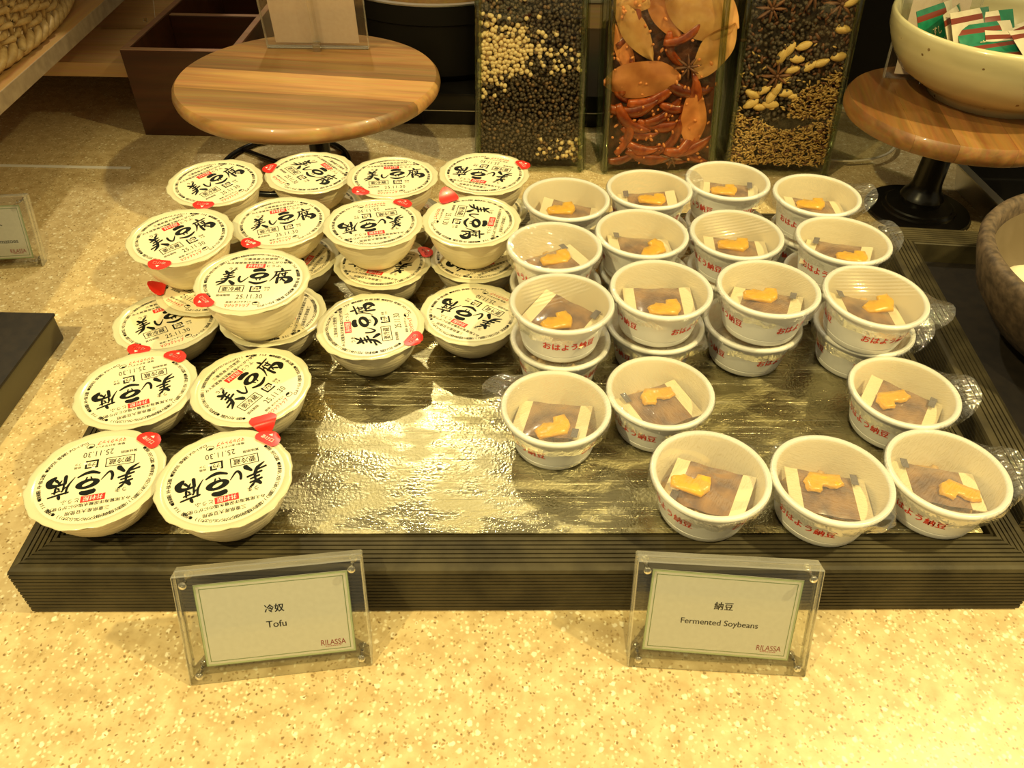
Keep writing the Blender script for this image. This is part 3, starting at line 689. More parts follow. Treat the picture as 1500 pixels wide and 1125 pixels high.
for nm, x, y, zl, zb, tx, ty, yaw, lab, style in TOFU:
    root = thing('tofu_cup', 'cream-lidded tofu cup, ' + lab, 'cup', group='sealed tofu cups on the tray')
    if zb: zb += .0006
    pose(root, x, y, TOPZ + zb, tx, ty, R_(yaw)); root.scale.z = (zl - zb) / .0375
    link('cup', TD['cup'], root)
    lid = link('lid', TD['film'], root)
    link('flange', TD['flange'], lid)
    for pn, pm in (('black_print', 'black'), ('red_print', 'red'), ('white_print', 'white')): tag(link(pn, TD[pm], lid), kind='stuff')
    tb = link('pull_tab', TD['tab_up'] if style == 1 else TD['tab_down'] if style == -1 else TD['tab'], root, None, (0, 0, R_({'T15': 236, 'T12': 232}.get(nm, 221) - 90)))
    if style == 0: tag(link('lettering', TD['tabtext'], tb), kind='stuff')

# ------------------------------------------------------------------ acrylic card stands in front
def card_stand(name, label, bl, br, lean, H, lines, thick=.0065, paper_rot=0., logo=True, margin=(.0105, .0100), clip=True):
    bl, br = Vector((*bl, 0)), Vector((*br, 0)); W = (br - bl).length; ang = math.atan2(br.y - bl.y, br.x - bl.x)
    root = thing(name, label, 'sign', bl, (R_(-0), 0, 0))
    root.matrix_world = Matrix.Translation(bl + Vector((0, 0, .0005))) @ Matrix.Rotation(ang, 4, 'Z') @ Matrix.Rotation(R_(90 - lean), 4, 'X')
    # local: x along the foot, y up the face, z toward the viewer
    def plate(z0, z1):
        v, f = bev_box(0, W, 0, H, z0, z1, .0008, 1); mb = MB(); mi = []
        for q in f:
            n = (Vector(v[q[1]]) - Vector(v[q[0]])).cross(Vector(v[q[2]]) - Vector(v[q[0]])); n.normalize()
            mi.append(0 if abs(n.z) > .9 else 1)
        mb.add(v, f, mi); return mb.mesh('acrylic_plate', ['acrylic', 'acr_edge'])
    link('front_plate', plate(-thick, 0), root); link('back_plate', plate(-2 * thick - .0008, -thick - .0008), root)
    mx, my = margin; pz = -thick - .0004
    pr = link('card', MB().add(*box_g(-(W / 2 - mx), W / 2 - mx, -(H / 2 - my), H / 2 - my, -.00018, .00018)).mesh('card', 'paper'), root, (W / 2, H / 2 - .001, pz), (0, 0, R_(paper_rot)))
    hw, hh = W / 2 - mx, H / 2 - my
    link('card_border', MB().add(*frame_g(-hw, hw, -hh, hh, .0016, .00024), 1).add(*frame_g(-hw, hw, -hh, hh, .0004, .00028)).add(*frame_g(-hw + .0032, hw - .0032, -hh + .0032, hh - .0032, .0005, .00026)).mesh('card_border', ['green_line', 'pale_green']), pr)
    mb = MB()
    for s, w, x, y, b in lines:
        v, f = text_fit(s, w, bold=b, res=4); mb.add([(px + x, py + y, .0003) for px, py, _ in v], f)
    link('lettering', mb.mesh('lettering', 'black_ink'), pr)
    if logo:
        mb = MB(); v, f = text_fit('RILASSA', .0165, .0042, bold=.004, res=4)
        mb.add([(px + hw - .0145, py - hh + .0088, .0003) for px, py, _ in v], f)
        for k in range(9): mb.add(*frame_g(hw - .0200 + k * .0012, hw - .0192 + k * .0012, -hh + .0056, -hh + .0062, .0002, .0003))
        link('logo', mb.mesh('logo', 'logo'), pr)
    pin = MB().add(*lathe_capped([(0, .0012), (.0020, .0012), (.0026, .0006), (.0026, -.0004), (.0014, -.0006), (.0014, -2 * thick - .001), (.0028, -2 * thick - .001), (.0028, -2 * thick - .0026), (0, -2 * thick - .0026)], 16)).mesh('screw_pin', 'pin', smooth=True)
    for px in (.0068, W - .0068):
        for py in (.0068, H - .0068): link('screw_pin', pin, root, (px, py, 0))
    return root
M['pin'] = clear_mat('clear pin', (.90, .88, .76), .22, (.62, .58, .42), .12)
card_stand('card_stand', 'clear acrylic card stand reading Tofu, before the dark wooden tray', (-.2102, .2511), (-.0912, .2682), 25, .082,
           [('冷奴', .0125, -.0005, .0085, .016), ('Tofu', .0130, -.0005, -.0035, .008)])
card_stand('card_stand', 'clear acrylic card stand reading Fermented Soybeans, before the dark wooden tray', (.0829, .2709), (.2038, .2661), 23, .0835,
           [('納豆', .0125, .0005, .0075, .016), ('Fermented Soybeans', .0520, -.0005, -.0065, .009)], paper_rot=-1.6)
card_stand('card_stand', 'clear acrylic card stand ending in atoes, cut off by the picture edge', (-.6540, .7275), (-.5349, .744), 17, .0800,
           [('トマト', .0190, .0165, .0085, .016), ('Cherry Tomatoes', .0480, .0140, -.0105, .006)], paper_rot=0)

# ------------------------------------------------------------------ black boxy tray on the left
t = thing('black_box', 'matt black box standing on the speckled counter beyond the tofu, partly out of view', 'box', (-.455, .6165, 0), (0, 0, R_(0)))
v = []
top = [(-.30, -.30), (.0235, -.30), (.0100, -.012), (-.0020, 0), (-.30, 0)]
link('body', MB().add(*bev_box(-.30, .0, -.30, .0, 0, .028, .002)).mesh('body', 'boxside', auto=40), t)
link('lid', MB().add(*bev_box(-.301, .001, -.301, .001, .028, .031, .0006)).mesh('lid', 'darktray', auto=40), t)

# ------------------------------------------------------------------ round boards on stands
def round_board(parent, R, th, n, mat, rot, z):
    prof = [(0, 0), (R * .97, 0), (R * .992, th * .2), (R, th * .5), (R * .992, th * .8), (R * .97, th), (0, th)]
    v, f = lathe_capped(prof, 120)
    cuts = [-R - .01] + [-R + 2 * R * (k + random.uniform(-.18, .18)) / n for k in range(1, n)] + [R + .01]
    for k in range(n):
        bm = bmesh.new(); vs = [bm.verts.new(p) for p in v]
        for q in f: bm.faces.new([vs[i] for i in q])
        for y, sgn in ((cuts[k] + .0001, -1), (cuts[k + 1] - .0001, 1)):
            bmesh.ops.bisect_plane(bm, geom=bm.verts[:] + bm.edges[:] + bm.faces[:], plane_co=(0, y, 0), plane_no=(0, sgn, 0), clear_outer=True)
        es = [e for e in bm.edges if e.is_boundary]
        if es: bmesh.ops.holes_fill(bm, edges=es)
        bmesh.ops.recalc_face_normals(bm, faces=bm.faces)
        me = bpy.data.meshes.new('stave'); bm.to_mesh(me); bm.free(); me.materials.append(M[mat])
        me.polygons.foreach_set('use_smooth', [True] * len(me.polygons)); me.set_sharp_from_angle(angle=R_(35))
        link('stave', me, parent, (0, 0, z), (0, 0, rot))
B1 = (-.2552, .9557)
t = thing('round_board_stand', 'round acacia board on a black wire foot, carrying a blank card holder', 'stand', (*B1, 0))
round_board(t, .16, .018, 6, 'acacia', R_(-6), .1254)
ringp = [(-.062 + .085 * math.cos(a), .045 + .085 * math.sin(a), .004) for a in [2 * math.pi * k / 48 for k in range(48)]]
link('wire_ring', MB().add(*tube(ringp, .0038, 8, True)).mesh('wire_ring', 'black', smooth=True), t)
link('post', MB().add(*lathe_capped([(0, 0), (.030, 0), (.030, .005), (.016, .010), (.013, .02), (.013, .11), (.03, .1254), (0, .1254)], 32)).mesh('post', 'black', auto=40), t)
for k in range(3):
    a = 2 * math.pi * k / 3 + .5
    link('spoke', MB().add(*tube([(0, 0, .006), (-.062 + .085 * math.cos(a), .045 + .085 * math.sin(a), .004)], .003, 8)).mesh('spoke', 'black', smooth=True), t)
B2 = (.5180, .9100)
t = thing('round_board_stand', 'round board on a turned black pedestal, under the celadon bowl', 'stand', (*B2, 0))
round_board(t, .127, .020, 5, 'acacia2', R_(80), .1225)
link('pedestal', MB().add(*lathe_capped([(0, 0), (.0630, 0), (.0645, .003), (.0630, .006), (.046, .0075), (.045, .010), (.041, .0115), (.040, .0135), (.024, .0150), (.0245, .019), (.0265, .023), (.0245, .028),
     (.0195, .034), (.0175, .042), (.0165, .075), (.0165, .092), (.019, .095), (.0190, .099), (.0165, .1015), (.0165, .107), (.022, .113), (.036, .1225), (0, .1225)], 56)).mesh('pedestal', 'black', auto=35), t)

# speckled bowl with sachets
BW = (.5630, .9360); BZ = .1427
t = thing('celadon_bowl', 'pale green speckled ceramic bowl full of green sachets, on round board', 'bowl', (*BW, BZ))
op = [(0, .004), (.060, .0035), (.061, 0), (.069, 0), (.0705, .006), (.086, .015), (.104, .031), (.117, .051), (.1245, .072), (.1268, .086)]
op = [(r * 1.07 if z > .03 else r, z * .95) for r, z in op]
ip = [(.1345, .0860), (.1322, .0872), (.1290, .0845), (.124, .070), (.112, .046), (.090, .026), (.06, .014), (0, .011)]
def wobb(r, z, a, j): return r * (1 + .004 * math.sin(2 * a) + .003 * math.sin(z * 420 + a)), z + (.0012 * math.sin(3 * a) if z > .08 else 0)
link('bowl_body', MB().add(*lathe_capped(op + ip, 96, wobb)).mesh('bowl_body', 'glaze', smooth=True), t)
def sachet_mesh(w, h, green, text_s=None):
    mb = MB(); nx, ny = 12, 8; v = []; f = []; mi = []
    for s in (1, -1):
        o0 = len(v)
        for i in range(nx + 1):
            for j in range(ny + 1):
                x = -1 + 2 * i / nx; y = -1 + 2 * j / ny; hh = max(0, 1 - abs(x) ** 4) * max(0, 1 - abs(y) ** 4)
                v.append((w / 2 * x, h / 2 * y, s * (.0002 + .0028 * hh) + .003 * math.sin(2.2 * x) * .5))
        for i in range(nx):
            for j in range(ny):
                a = o0 + i * (ny + 1) + j; q = (a, a + ny + 1, a + ny + 2, a + 1); f.append(q if s > 0 else q[::-1])
                mi.append(2 if j == ny - 2 and i < 9 else (1 if (i > nx - 4) != (not green) else 0))
    mb.add(v, f, mi); return mb.mesh('sachet', ['foil_green', 'foil_pale', 'foil_red'], smooth=True)
SG, SP = sachet_mesh(.074, .050, True), sachet_mesh(.074, .050, False)
lm = MB(); vv, ff = text_fit('すし', .018, bold=.02); lm.add([(x, y, .0032) for x, y, _ in vv], ff); vv, ff = text_fit('ドレッシング', .034, bold=.01); lm.add([(x, y - .012, .0030) for x, y, _ in vv], ff)
LM = lm.mesh('lettering', 'cream')
sp = [(-.094, .020, .076, 40, 62, SG), (-.078, .000, .078, 55, 60, SP), (-.062, -.012, .080, 35, 58, SP), (-.045, -.030, .074, 18, 40, SG), (-.040, -.004, .076, 12, 52, SP),
      (-.030, -.060, .070, 6, 22, SG), (-.010, -.048, .073, -4, 34, SP), (-.008, -.080, .069, 12, 12, SG), (.012, -.052, .078, 25, 30, SP), (.030, -.068, .076, 10, 16, SG), (.048, -.046, .079, -18, 20, SP), (.020, -.010, .074, 30, 22, SP), (.060, .000, .072, 50, 15, SG), (.0, .035, .070, 70, 12, SP)]
SL = ['green sachet standing against the inner wall of the celadon bowl', 'pale sachet leaning beside the upright green one', 'pale sachet second from the upright green one', 'green sachet with maroon band, tilted, behind the rim',
      'pale sachet tilted behind the maroon banded one', 'green sachet lying low just inside the front rim', 'pale sachet between two green ones near the front rim', 'glossy green sachet nearest the front rim', 'pale sachet under a maroon band in mid bowl',
      'large green sachet lying flat toward the picture edge', 'pale sachet above the large flat green one', 'pale sachet in the middle of the celadon bowl', 'green sachet toward the far side of the celadon bowl', 'pale sachet at the back of the celadon bowl']
for k, (x, y, z, rz, rx, me) in enumerate(sp):
    s = thing('sachet', SL[k], 'sachet', (BW[0] + x * .86, BW[1] + y * .86, BZ + z - .006), (R_(rx), R_(4 * math.sin(k)), R_(rz)), 'sachets in the celadon bowl')
    link('wrapper', me, s); link('lettering', LM, s, (-.006, -.002, .0006))

# ------------------------------------------------------------------ blank card holder on board, second holder behind the bowl
def holder(label, loc, rz, W, H, lean):
    t = thing('card_holder', label, 'sign'); t.matrix_world = Matrix.Translation(loc) @ Matrix.Rotation(rz, 4, 'Z') @ Matrix.Rotation(R_(90 - lean), 4, 'X')
    def pl(x0, x1, y0, y1, z0, z1):
        v, f = bev_box(x0, x1, y0, y1, z0, z1, .0006, 1); mi = []
        for q in f:
            n = (Vector(v[q[1]]) - Vector(v[q[0]])).cross(Vector(v[q[2]]) - Vector(v[q[0]])); mi.append(0 if abs(n.normalized().z) > .9 else 1)
        return MB().add(v, f, mi).mesh('acrylic_plate', ['acrylic', 'acr_edge'])
    link('front_plate', pl(0, W, 0, H, -.004, 0), t); link('back_plate', pl(0, W, 0, H, -.0085, -.0045), t)
    link('card', MB().add(*box_g(.012, W - .012, .006, H - .004, -.00442, -.00408)).mesh('card', 'pink_paper'), t)
    link('clip', MB().add(*bev_box(W / 2 - .005, W / 2 + .005, -.004, .010, 0, .009, .001)).mesh('clip', 'pin'), t)
    link('rib', MB().add(*bev_box(W / 2 - .004, W / 2 + .004, .010, H, 0, .003, .001)).mesh('rib', 'acrylic'), t)
    return t
holder('clear acrylic holder with a blank beige card, standing on the acacia board', (-.327, 1.044, .1443), R_(1.5), .132, .11, -8)
holder('clear acrylic holder standing on the round board behind the celadon bowl', (.455, .985, .1430), R_(-8), .09, .10, 14)

# ------------------------------------------------------------------ glass jars of spices
def jar(label, x0, x1, y0, depth, tx0, tx1, H=.40):
    """square vase; (x0,x1) at the foot, (tx0,tx1) at .22 m up"""
    t = thing('glass_jar', label, 'jar', ((x0 + x1) / 2, y0 + depth / 2, 0))
    cx, cy = (x0 + x1) / 2, y0 + depth / 2
    def X(x, z): k = z / .22; return x + (1 - (x - x0) / (x1 - x0)) * (tx0 - x0) * k + (x - x0) / (x1 - x0) * (tx1 - x1) * k
    def ring(inset, z, r, n=5):
        p = []
        for qx, qy, a0 in ((x1 - inset - r, y0 + depth - inset - r, 0), (x0 + inset + r, y0 + depth - inset - r, 90), (x0 + inset + r, y0 + inset + r, 180), (x1 - inset - r, y0 + inset + r, 270)):
            for k in range(n + 1):
                a = R_(a0 + 90 * k / n); p.append((X(qx + r * math.cos(a), z) - cx, qy + r * math.sin(a) - cy, z))
        return p
    rings = [ring(0, .003, .012), ring(0, H, .012), ring(.0045, H, .008), ring(.0045, .012, .008)]
    m = len(rings[0]); v = [p for r in rings for p in r]; f = []
    for k in range(3): f += [(k * m + i, k * m + (i + 1) % m, (k + 1) * m + (i + 1) % m, (k + 1) * m + i) for i in range(m)]
    f.append(tuple(range(m - 1, -1, -1))); f.append(tuple(3 * m + i for i in range(m)))
    link('glass_wall', MB().add(v, f).mesh('glass_wall', 'glass', auto=40), t)
    # thick greenish corner columns of the moulded glass
    for k, i in enumerate((2, 8, 14, 20)):
        a, b = rings[0][i], rings[1][i]; s = .965
        link('glass_corner', MB().add(*tube([(a[0] * s, a[1] * s, .004), (b[0] * s, b[1] * s, H - .002)], .0042, 8)).mesh('glass_corner', 'glass_edge', smooth=True), t)
    return X
JY, JD = .998, .135
J = [(-.0575, .0960, -.0545, .0855), (.1165, .2750, .1060, .2530), (.2850, .4330, .2690, .4140)]
XF = [jar('tall square glass jar packed with black and white peppercorns', *J[0][:2], JY, JD, *J[0][2:]),
      jar('tall square glass jar of dried leaves and red chillies, middle of three', *J[1][:2], JY - .006, JD, *J[1][2:]),
      jar('tall square glass jar of cardamom, star anise and seeds, next to the celadon bowl', *J[2][:2], JY, JD, *J[2][2:])]
def front(j, u, z, d=.0):
    """point on the inside of jar j: u 0..1 across, d depth behind the inner front face"""
    x0, x1 = J[j][:2]; x = XF[j](x0 + .0065 + u * (x1 - x0 - .013), z); return Vector((x, (JY if j != 1 else JY - .006) + .0058 + d, z))
ZT = .300
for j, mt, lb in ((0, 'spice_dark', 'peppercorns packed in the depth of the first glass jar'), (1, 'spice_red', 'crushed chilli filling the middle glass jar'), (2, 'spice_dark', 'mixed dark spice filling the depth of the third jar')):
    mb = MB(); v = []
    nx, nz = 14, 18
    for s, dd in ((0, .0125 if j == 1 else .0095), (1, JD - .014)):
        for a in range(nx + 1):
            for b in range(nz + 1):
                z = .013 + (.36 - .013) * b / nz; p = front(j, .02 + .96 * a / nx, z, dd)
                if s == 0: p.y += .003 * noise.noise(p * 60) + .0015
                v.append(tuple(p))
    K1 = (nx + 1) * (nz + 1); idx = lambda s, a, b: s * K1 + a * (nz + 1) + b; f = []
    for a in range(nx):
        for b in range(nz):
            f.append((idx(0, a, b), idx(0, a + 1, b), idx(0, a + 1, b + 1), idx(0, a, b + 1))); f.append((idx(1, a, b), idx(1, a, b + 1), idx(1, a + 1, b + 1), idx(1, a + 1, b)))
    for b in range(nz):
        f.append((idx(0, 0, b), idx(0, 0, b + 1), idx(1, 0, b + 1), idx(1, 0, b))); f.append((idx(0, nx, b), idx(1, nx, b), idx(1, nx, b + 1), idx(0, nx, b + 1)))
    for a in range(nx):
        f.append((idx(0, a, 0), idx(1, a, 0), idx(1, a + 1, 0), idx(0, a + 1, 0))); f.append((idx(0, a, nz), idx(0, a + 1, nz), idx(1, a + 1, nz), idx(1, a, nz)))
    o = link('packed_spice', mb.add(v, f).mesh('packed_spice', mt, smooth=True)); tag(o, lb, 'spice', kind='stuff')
rnd = random.Random(11)
blk, brn, wht = MB(), MB(), MB()
rows = int((ZT - .015) / .0050)
for layer in range(2):
    for a in range(rows):
        for b in range(27):
            u = (b + .5 * (a % 2) + rnd.uniform(-.5, .5)) / 27.2; z = .0165 + a * .0050 + rnd.uniform(-.0024, .0024)
            if not 0.0 < u < 1: continue
            h = z / .20
            # the pale band: thick on the left at .12-.17, thinning to the right, a little at the foot on the right
            cz = .150 + .010 * math.sin(4 * u) ; hw = .036 * (1 - u) ** .9 + .009
            w = math.exp(-((z - cz) / hw) ** 4) * (.95 if u < .45 else .42 if u < .62 else .33)
            if z < .045 and u > .55: w = max(w, .45 * (u - .4) / .6 * 1.4)
            pk = rnd.random(); mb = wht if pk < w else (brn if rnd.random() < .16 else blk)
            if pk < .018 and z > .18: mb = wht
            r = rnd.uniform(.0027, .0033) if mb is wht else rnd.uniform(.0023, .0029)
            p = front(0, u, z, .0030 + layer * .0042 + rnd.uniform(0, .0012))
            mb.add(*(ICO2 if mb is wht else ICO1), 0, TRS(p, rnd.uniform(0, 6), (r, r, r), rnd.uniform(0, 6)))
tag(link('black_peppercorns', blk.mesh('black_peppercorns', 'pepper', smooth=True)), 'black peppercorns against the glass of the first jar', 'spice', kind='stuff')
tag(link('brown_peppercorns', brn.mesh('brown_peppercorns', 'pepper_brown', smooth=True)), 'reddish brown peppercorns scattered in the first jar', 'spice', kind='stuff')
tag(link('white_peppercorns', wht.mesh('white_peppercorns', 'pepper_white', smooth=True)), 'band of white peppercorns across the first jar', 'spice', kind='stuff')

# middle jar: leaves, chillies, star anise
def leaf_mesh(L, W, curl, mat, seed):
    nx, ny = 16, 8; v = []; f = []
    for s in (0, 1):
        for i in range(nx + 1):
            for j in range(ny + 1):
                x = i / nx; w = W / 2 * (math.sin(math.pi * min(1, x * .97 + .02)) ** .72) * (1 + .05 * math.sin(9 * x + seed))
                y = -1 + 2 * j / ny
                z = -curl * (y * y) * W * .16 + .0016 * math.sin(11 * x + seed + 3 * y) + (.0006 if s == 0 else 0) + (.0008 if abs(y) < .1 and s == 0 else 0)
                v.append(((x - .5) * L, y * w, z))
    K1 = (nx + 1) * (ny + 1)
    for i in range(nx):
        for j in range(ny):
            a = i * (ny + 1) + j; q = (a, a + ny + 1, a + ny + 2, a + 1); f += [q, tuple(K1 + k for k in q[::-1])]
    return MB().add(v, f).mesh('leaf', mat, smooth=True)
def chilli_mesh(L, r, bend, seed):
    n = 14; pts = []; rr = []
    for i in range(n + 1):
        t = i / n; pts.append((L * (t - .5), bend * L * (t - .5) ** 2 * 2, .003 * math.sin(6 * t + seed)))
        rr.append(max(.0006, r * (math.sin(math.pi * min(1, .12 + t * .86)) ** .6) * (1 + .12 * math.sin(9 * t + seed))))
    v, f = tube(pts, rr, 9); v = [(x, y, z * .62) for x, y, z in v]
    return v, f
def facing(j, u, z, d, spin, tip=0., pan=0.):
    # lay an object flat against the front pane: its local z looks at the viewer (-y)
    return Matrix.Translation(front(j, u, z, d)) @ Matrix.Rotation(R_(pan), 4, 'Z') @ Matrix.Rotation(R_(90 + tip), 4, 'X') @ Matrix.Rotation(R_(spin), 4, 'Z')
leaves = [(.30, .128, .006, 6, .098, .050, .3, 'bay', 'broad reddish dried leaf lying level across the middle jar'),
          (.80, .212, .006, -22, .100, .066, .4, 'bay_pale', 'largest pale orange dried leaf, at the top of the middle jar by the third jar'),
          (.93, .165, .008, 62, .080, .040, -.4, 'bay_pale', 'folded pale dried leaf pointing down beside the third jar'),
          (.20, .188, .008, -52, .090, .030, .5, 'bay_pale', 'narrow dried leaf slanting beside the peppercorn jar'),
          (.46, .205, .010, -48, .080, .026, .4, 'bay', 'narrow brown dried leaf above the broad level one'),
          (.80, .078, .008, 96, .085, .034, .3, 'bay', 'upright dried leaf low in the middle jar near the third jar'),
          (.30, .232, .011, 30, .090, .040, .3, 'bay_pale', 'dried leaf at the very top of the middle jar'),
          (.12, .162, .012, -65, .070, .022, .4, 'bay', 'curled dried leaf edge by the glass corner of the middle jar')]
for k, (u, z, d, spin, L, W, cu, mt, lb) in enumerate(leaves):
    o = link('dried_leaf', leaf_mesh(L, W, cu, mt, k)); o.matrix_world = facing(1, u, z, d - .001, spin, random.Random(k).uniform(-6, 6))
    tag(o, lb, 'leaf', 'dried leaves in the middle jar')
rnd = random.Random(5)
cm = [MB().add(*chilli_mesh(.062, .0078, .35, k)).mesh('chilli', 'chilli', smooth=True) for k in range(4)]
cp = [(.20, .070, -38), (.42, .100, 24), (.50, .062, 2), (.30, .034, -14), (.62, .046, 62), (.16, .098, -20), (.10, .050, 75), (.45, .030, 8), (.66, .088, 3), (.78, .034, 20), (.30, .052, -8),
      (.60, .020, -30), (.16, .022, 30), (.88, .052, 70), (.90, .026, -40), (.40, .018, -4), (.72, .112, -10), (.55, .080, 40), (.24, .086, 10), (.90, .105, 85), (.55, .160, -60), (.66, .180, 30), (.06, .130, 80), (.08, .190, 70), (.60, .235, 10)]
for k, (u, z, sp_) in enumerate(cp):
    o = link('dried_chilli', cm[k % 4]); o.matrix_world = facing(1, min(.80, max(.2, u)), max(z, .020), .0062 + .0035 * (k % 3), sp_ * (1 if .2 < u < .8 else 1), rnd.uniform(-8, 8)) @ Matrix.Scale(rnd.uniform(.75, 1.05), 4)
    sp2 = ((sp_ + 90) % 180) - 90
    tag(o, 'dried red chilli, %s, %s, %s, middle jar' % ('level' if abs(sp2) < 12 else 'upright' if abs(sp2) > 58 else 'slanting up' if sp2 > 0 else 'slanting down',
        'peppercorn side' if u < .36 else 'centred' if u < .6 else 'cardamom side', 'at the foot' if z < .028 else 'in the lower third' if z < .058 else 'below the broad leaf' if z < .108 else 'in the upper part'), 'chilli', 'dried chillies in the middle jar')
def anise_mesh():
    mb = MB()
    for k in range(8):
        a = 2 * math.pi * k / 8
        prof = [(0, 0, .0012), (.004, 0, .0026), (.009, .0005, .0030), (.0135, .0004, .0018), (.017, -.0002, .0004)]
        v, f = tube([(p[0], 0, p[1]) for p in prof], [p[2] for p in prof], 7)
        mb.add([(x, y * .62, z) for x, y, z in v], f, 0, TRS((0, 0, 0), a + .1 * math.sin(3 * k), (1 + .1 * math.sin(5 * k),) * 3))
    mb.add(*ICO1, 0, TRS((0, 0, .001), 0, (.0026, .0026, .003))); return mb.mesh('star_anise', 'anise', smooth=True)
AN = anise_mesh()
for j, u, z, sp_, s, lb in ((1, .71, .146, 10, 1.0, 'star anise beside the broad level leaf in the middle jar'), (1, .62, .024, 30, 1.0, 'star anise at the foot of the middle jar'),
                            (2, .36, .135, 5, 1.15, 'pale star anise above the cardamom pods in the third jar'), (2, .58, .232, 20, 1.25, 'large star anise at the top centre of the third jar'),
                            (2, .84, .222, 0, 1.15, 'star anise near the top corner of the third jar by the bowl'), (2, .22, .215, 40, 1.1, 'star anise at the top of the third jar by the leaves')):
    o = link('star_anise', AN); o.matrix_world = facing(j, u, z, .0042, sp_) @ Matrix.Scale(s, 4); tag(o, lb, 'spice', 'star anise in the jars')
# third jar
def pod_mesh(seed):
    v, f = ICO3; o = []
    for x, y, z in v:
        a = math.atan2(z, y); w = 1 + .07 * math.cos(3 * a + seed) + .03 * math.cos(9 * a)
        o.append((.0105 * x, .0052 * y * w * (1 - .25 * x * x), .0046 * z * w * (1 - .25 * x * x)))
    return MB().add(o, f).mesh('cardamom_pod', 'carda', smooth=True)
PM = [pod_mesh(k) for k in range(3)]
pods = [(.52, .156, -4), (.50, .142, 16), (.76, .152, 22), (.44, .130, 8), (.26, .116, 38), (.16, .110, -22), (.34, .108, 58), (.47, .112, 4), (.24, .094, 0), (.16, .098, 30), (.38, .118, 70), (.90, .192, -6), (.57, .172, 22), (.44, .166, 60), (.92, .160, 10), (.38, .158, 75), (.96, .225, 30), (.56, .108, -2), (.34, .098, -6), (.66, .147, 35)]
for k, (u, z, sp_) in enumerate(pods):
    o = link('cardamom_pod', PM[k % 3]); o.matrix_world = facing(2, min(.93, u), z, .0049 + .002 * (k % 2), sp_, rnd.uniform(-12, 12)) @ Matrix.Scale(rnd.uniform(.9, 1.15), 4)
    sp2 = ((sp_ + 90) % 180) - 90
    tag(o, 'tan cardamom pod, %s, %s, %s of the third jar' % ('level' if abs(sp2) < 12 else 'upright' if abs(sp2) > 50 else 'tilted up' if sp2 > 0 else 'tilted down',
        'by the leaf jar' if u < .3 else 'centred' if u < .6 else 'by the bowl', 'foot' if z < .108 else 'lower cluster' if z < .125 else 'upper cluster' if z < .175 else 'top'), 'spice', 'cardamom pods in the third jar')
sd, bp, st = MB(), MB(), MB()
for k in range(3200):
    u = rnd.random(); z = .014 + rnd.random() * .16
    top1 = .072 + .018 * math.sin(3 * u + 2.2) + (.062 * max(0, u - .5))
    wedge = u > .52 and z < .10 + .09 * (u - .45) and z > .08
    if z < top1 or wedge or rnd.random() < .035:
        l = rnd.uniform(.0026, .0042); p = front(2, u, z, .0016 + rnd.random() * .005)
        (sd if rnd.random() < .86 else st).add(*ICO1, 0, TRS(p, rnd.uniform(-.5, .5), (l, .0012, .0012), 0, rnd.gauss(0, .7)))
for k in range(760):
    u = rnd.random(); z = .075 + rnd.random() * .17
    if z < .066 + .02 * u: continue
    if u > .62 and z < .13: continue
    r = rnd.uniform(.0024, .0034); p = front(2, u, z, .0046 + rnd.random() * .0035); bp.add(*ICO1, 0, TRS(p, rnd.random() * 6, (r, r, r)))
for k in range(160):
    u = rnd.random(); z = .10 + rnd.random() * .14; p = front(2, u, z, .005 + rnd.random() * .003); l = rnd.uniform(.003, .007)
    st.add(*ICO1, 0, TRS(p, rnd.uniform(-.8, .8), (l, .0016, .0022), 0, rnd.uniform(-1.5, 1.5)))
tag(link('fennel_seeds', sd.mesh('fennel_seeds', 'seed', smooth=True)), 'tan seeds heaped in the bottom of the third jar', 'spice', kind='stuff')
tag(link('allspice_berries', bp.mesh('allspice_berries', 'pepper', smooth=True)), 'dark round berries between cardamom pods in the third jar', 'spice', kind='stuff')
tag(link('spice_bits', st.mesh('spice_bits', 'anise', smooth=True)), 'brown spice bits among the pods in the third jar', 'spice', kind='stuff')
bits = MB()
for k in range(130):
    u = rnd.random(); z = .014 + rnd.random() ** 1.6 * .22; p = front(1, u, z, .0030 + rnd.random() * .007); l = rnd.uniform(.0015, .0045) if z > .03 else .003
    bits.add(*ICO1, 0, TRS(p, rnd.uniform(-1, 1), (l, .0014, .0020), 0, rnd.uniform(-1.5, 1.5)))
tag(link('spice_bits', bits.mesh('spice_bits', 'bay', smooth=True)), 'small tan spice fragments between chillies in the middle jar', 'spice', kind='stuff')

# ------------------------------------------------------------------ egg bowl
t = thing('stoneware_bowl', 'rough dark brown stoneware bowl holding white eggs', 'bowl', (.5720, .5850, .0290))
pr = [(0, .004), (.070, .003), (.072, 0), (.082, 0), (.084, .006), (.115, .026), (.138, .055), (.148, .083), (.150, .094), (.1475, .0995), (.142, .1005), (.1370, .0970), (.1345, .0860), (.126, .058), (.105, .032), (.07, .018), (0, .014)]
v, f = lathe_capped(pr, 96); k = len([p for p in pr if p[0] > 0]); mi = [0] * len(f)
for q in range(96):
    for jj in range(k - 1):
        if jj >= 11: mi[q * (k - 1) + jj] = 1
mi[-96:] = [1] * 96
link('bowl_body', MB().add(v, f, mi).mesh('bowl_body', ['stone', 'stone_in'], smooth=True), t)
egv = [(x * (1 - .12 * z), y * (1 - .12 * z), z * 1.32) for x, y, z in ICO3[0]]
EG = MB().add([(x * .0240, y * .0240, z * .0240) for x, y, z in egv], ICO3[1]).mesh('egg', 'egg', smooth=True)
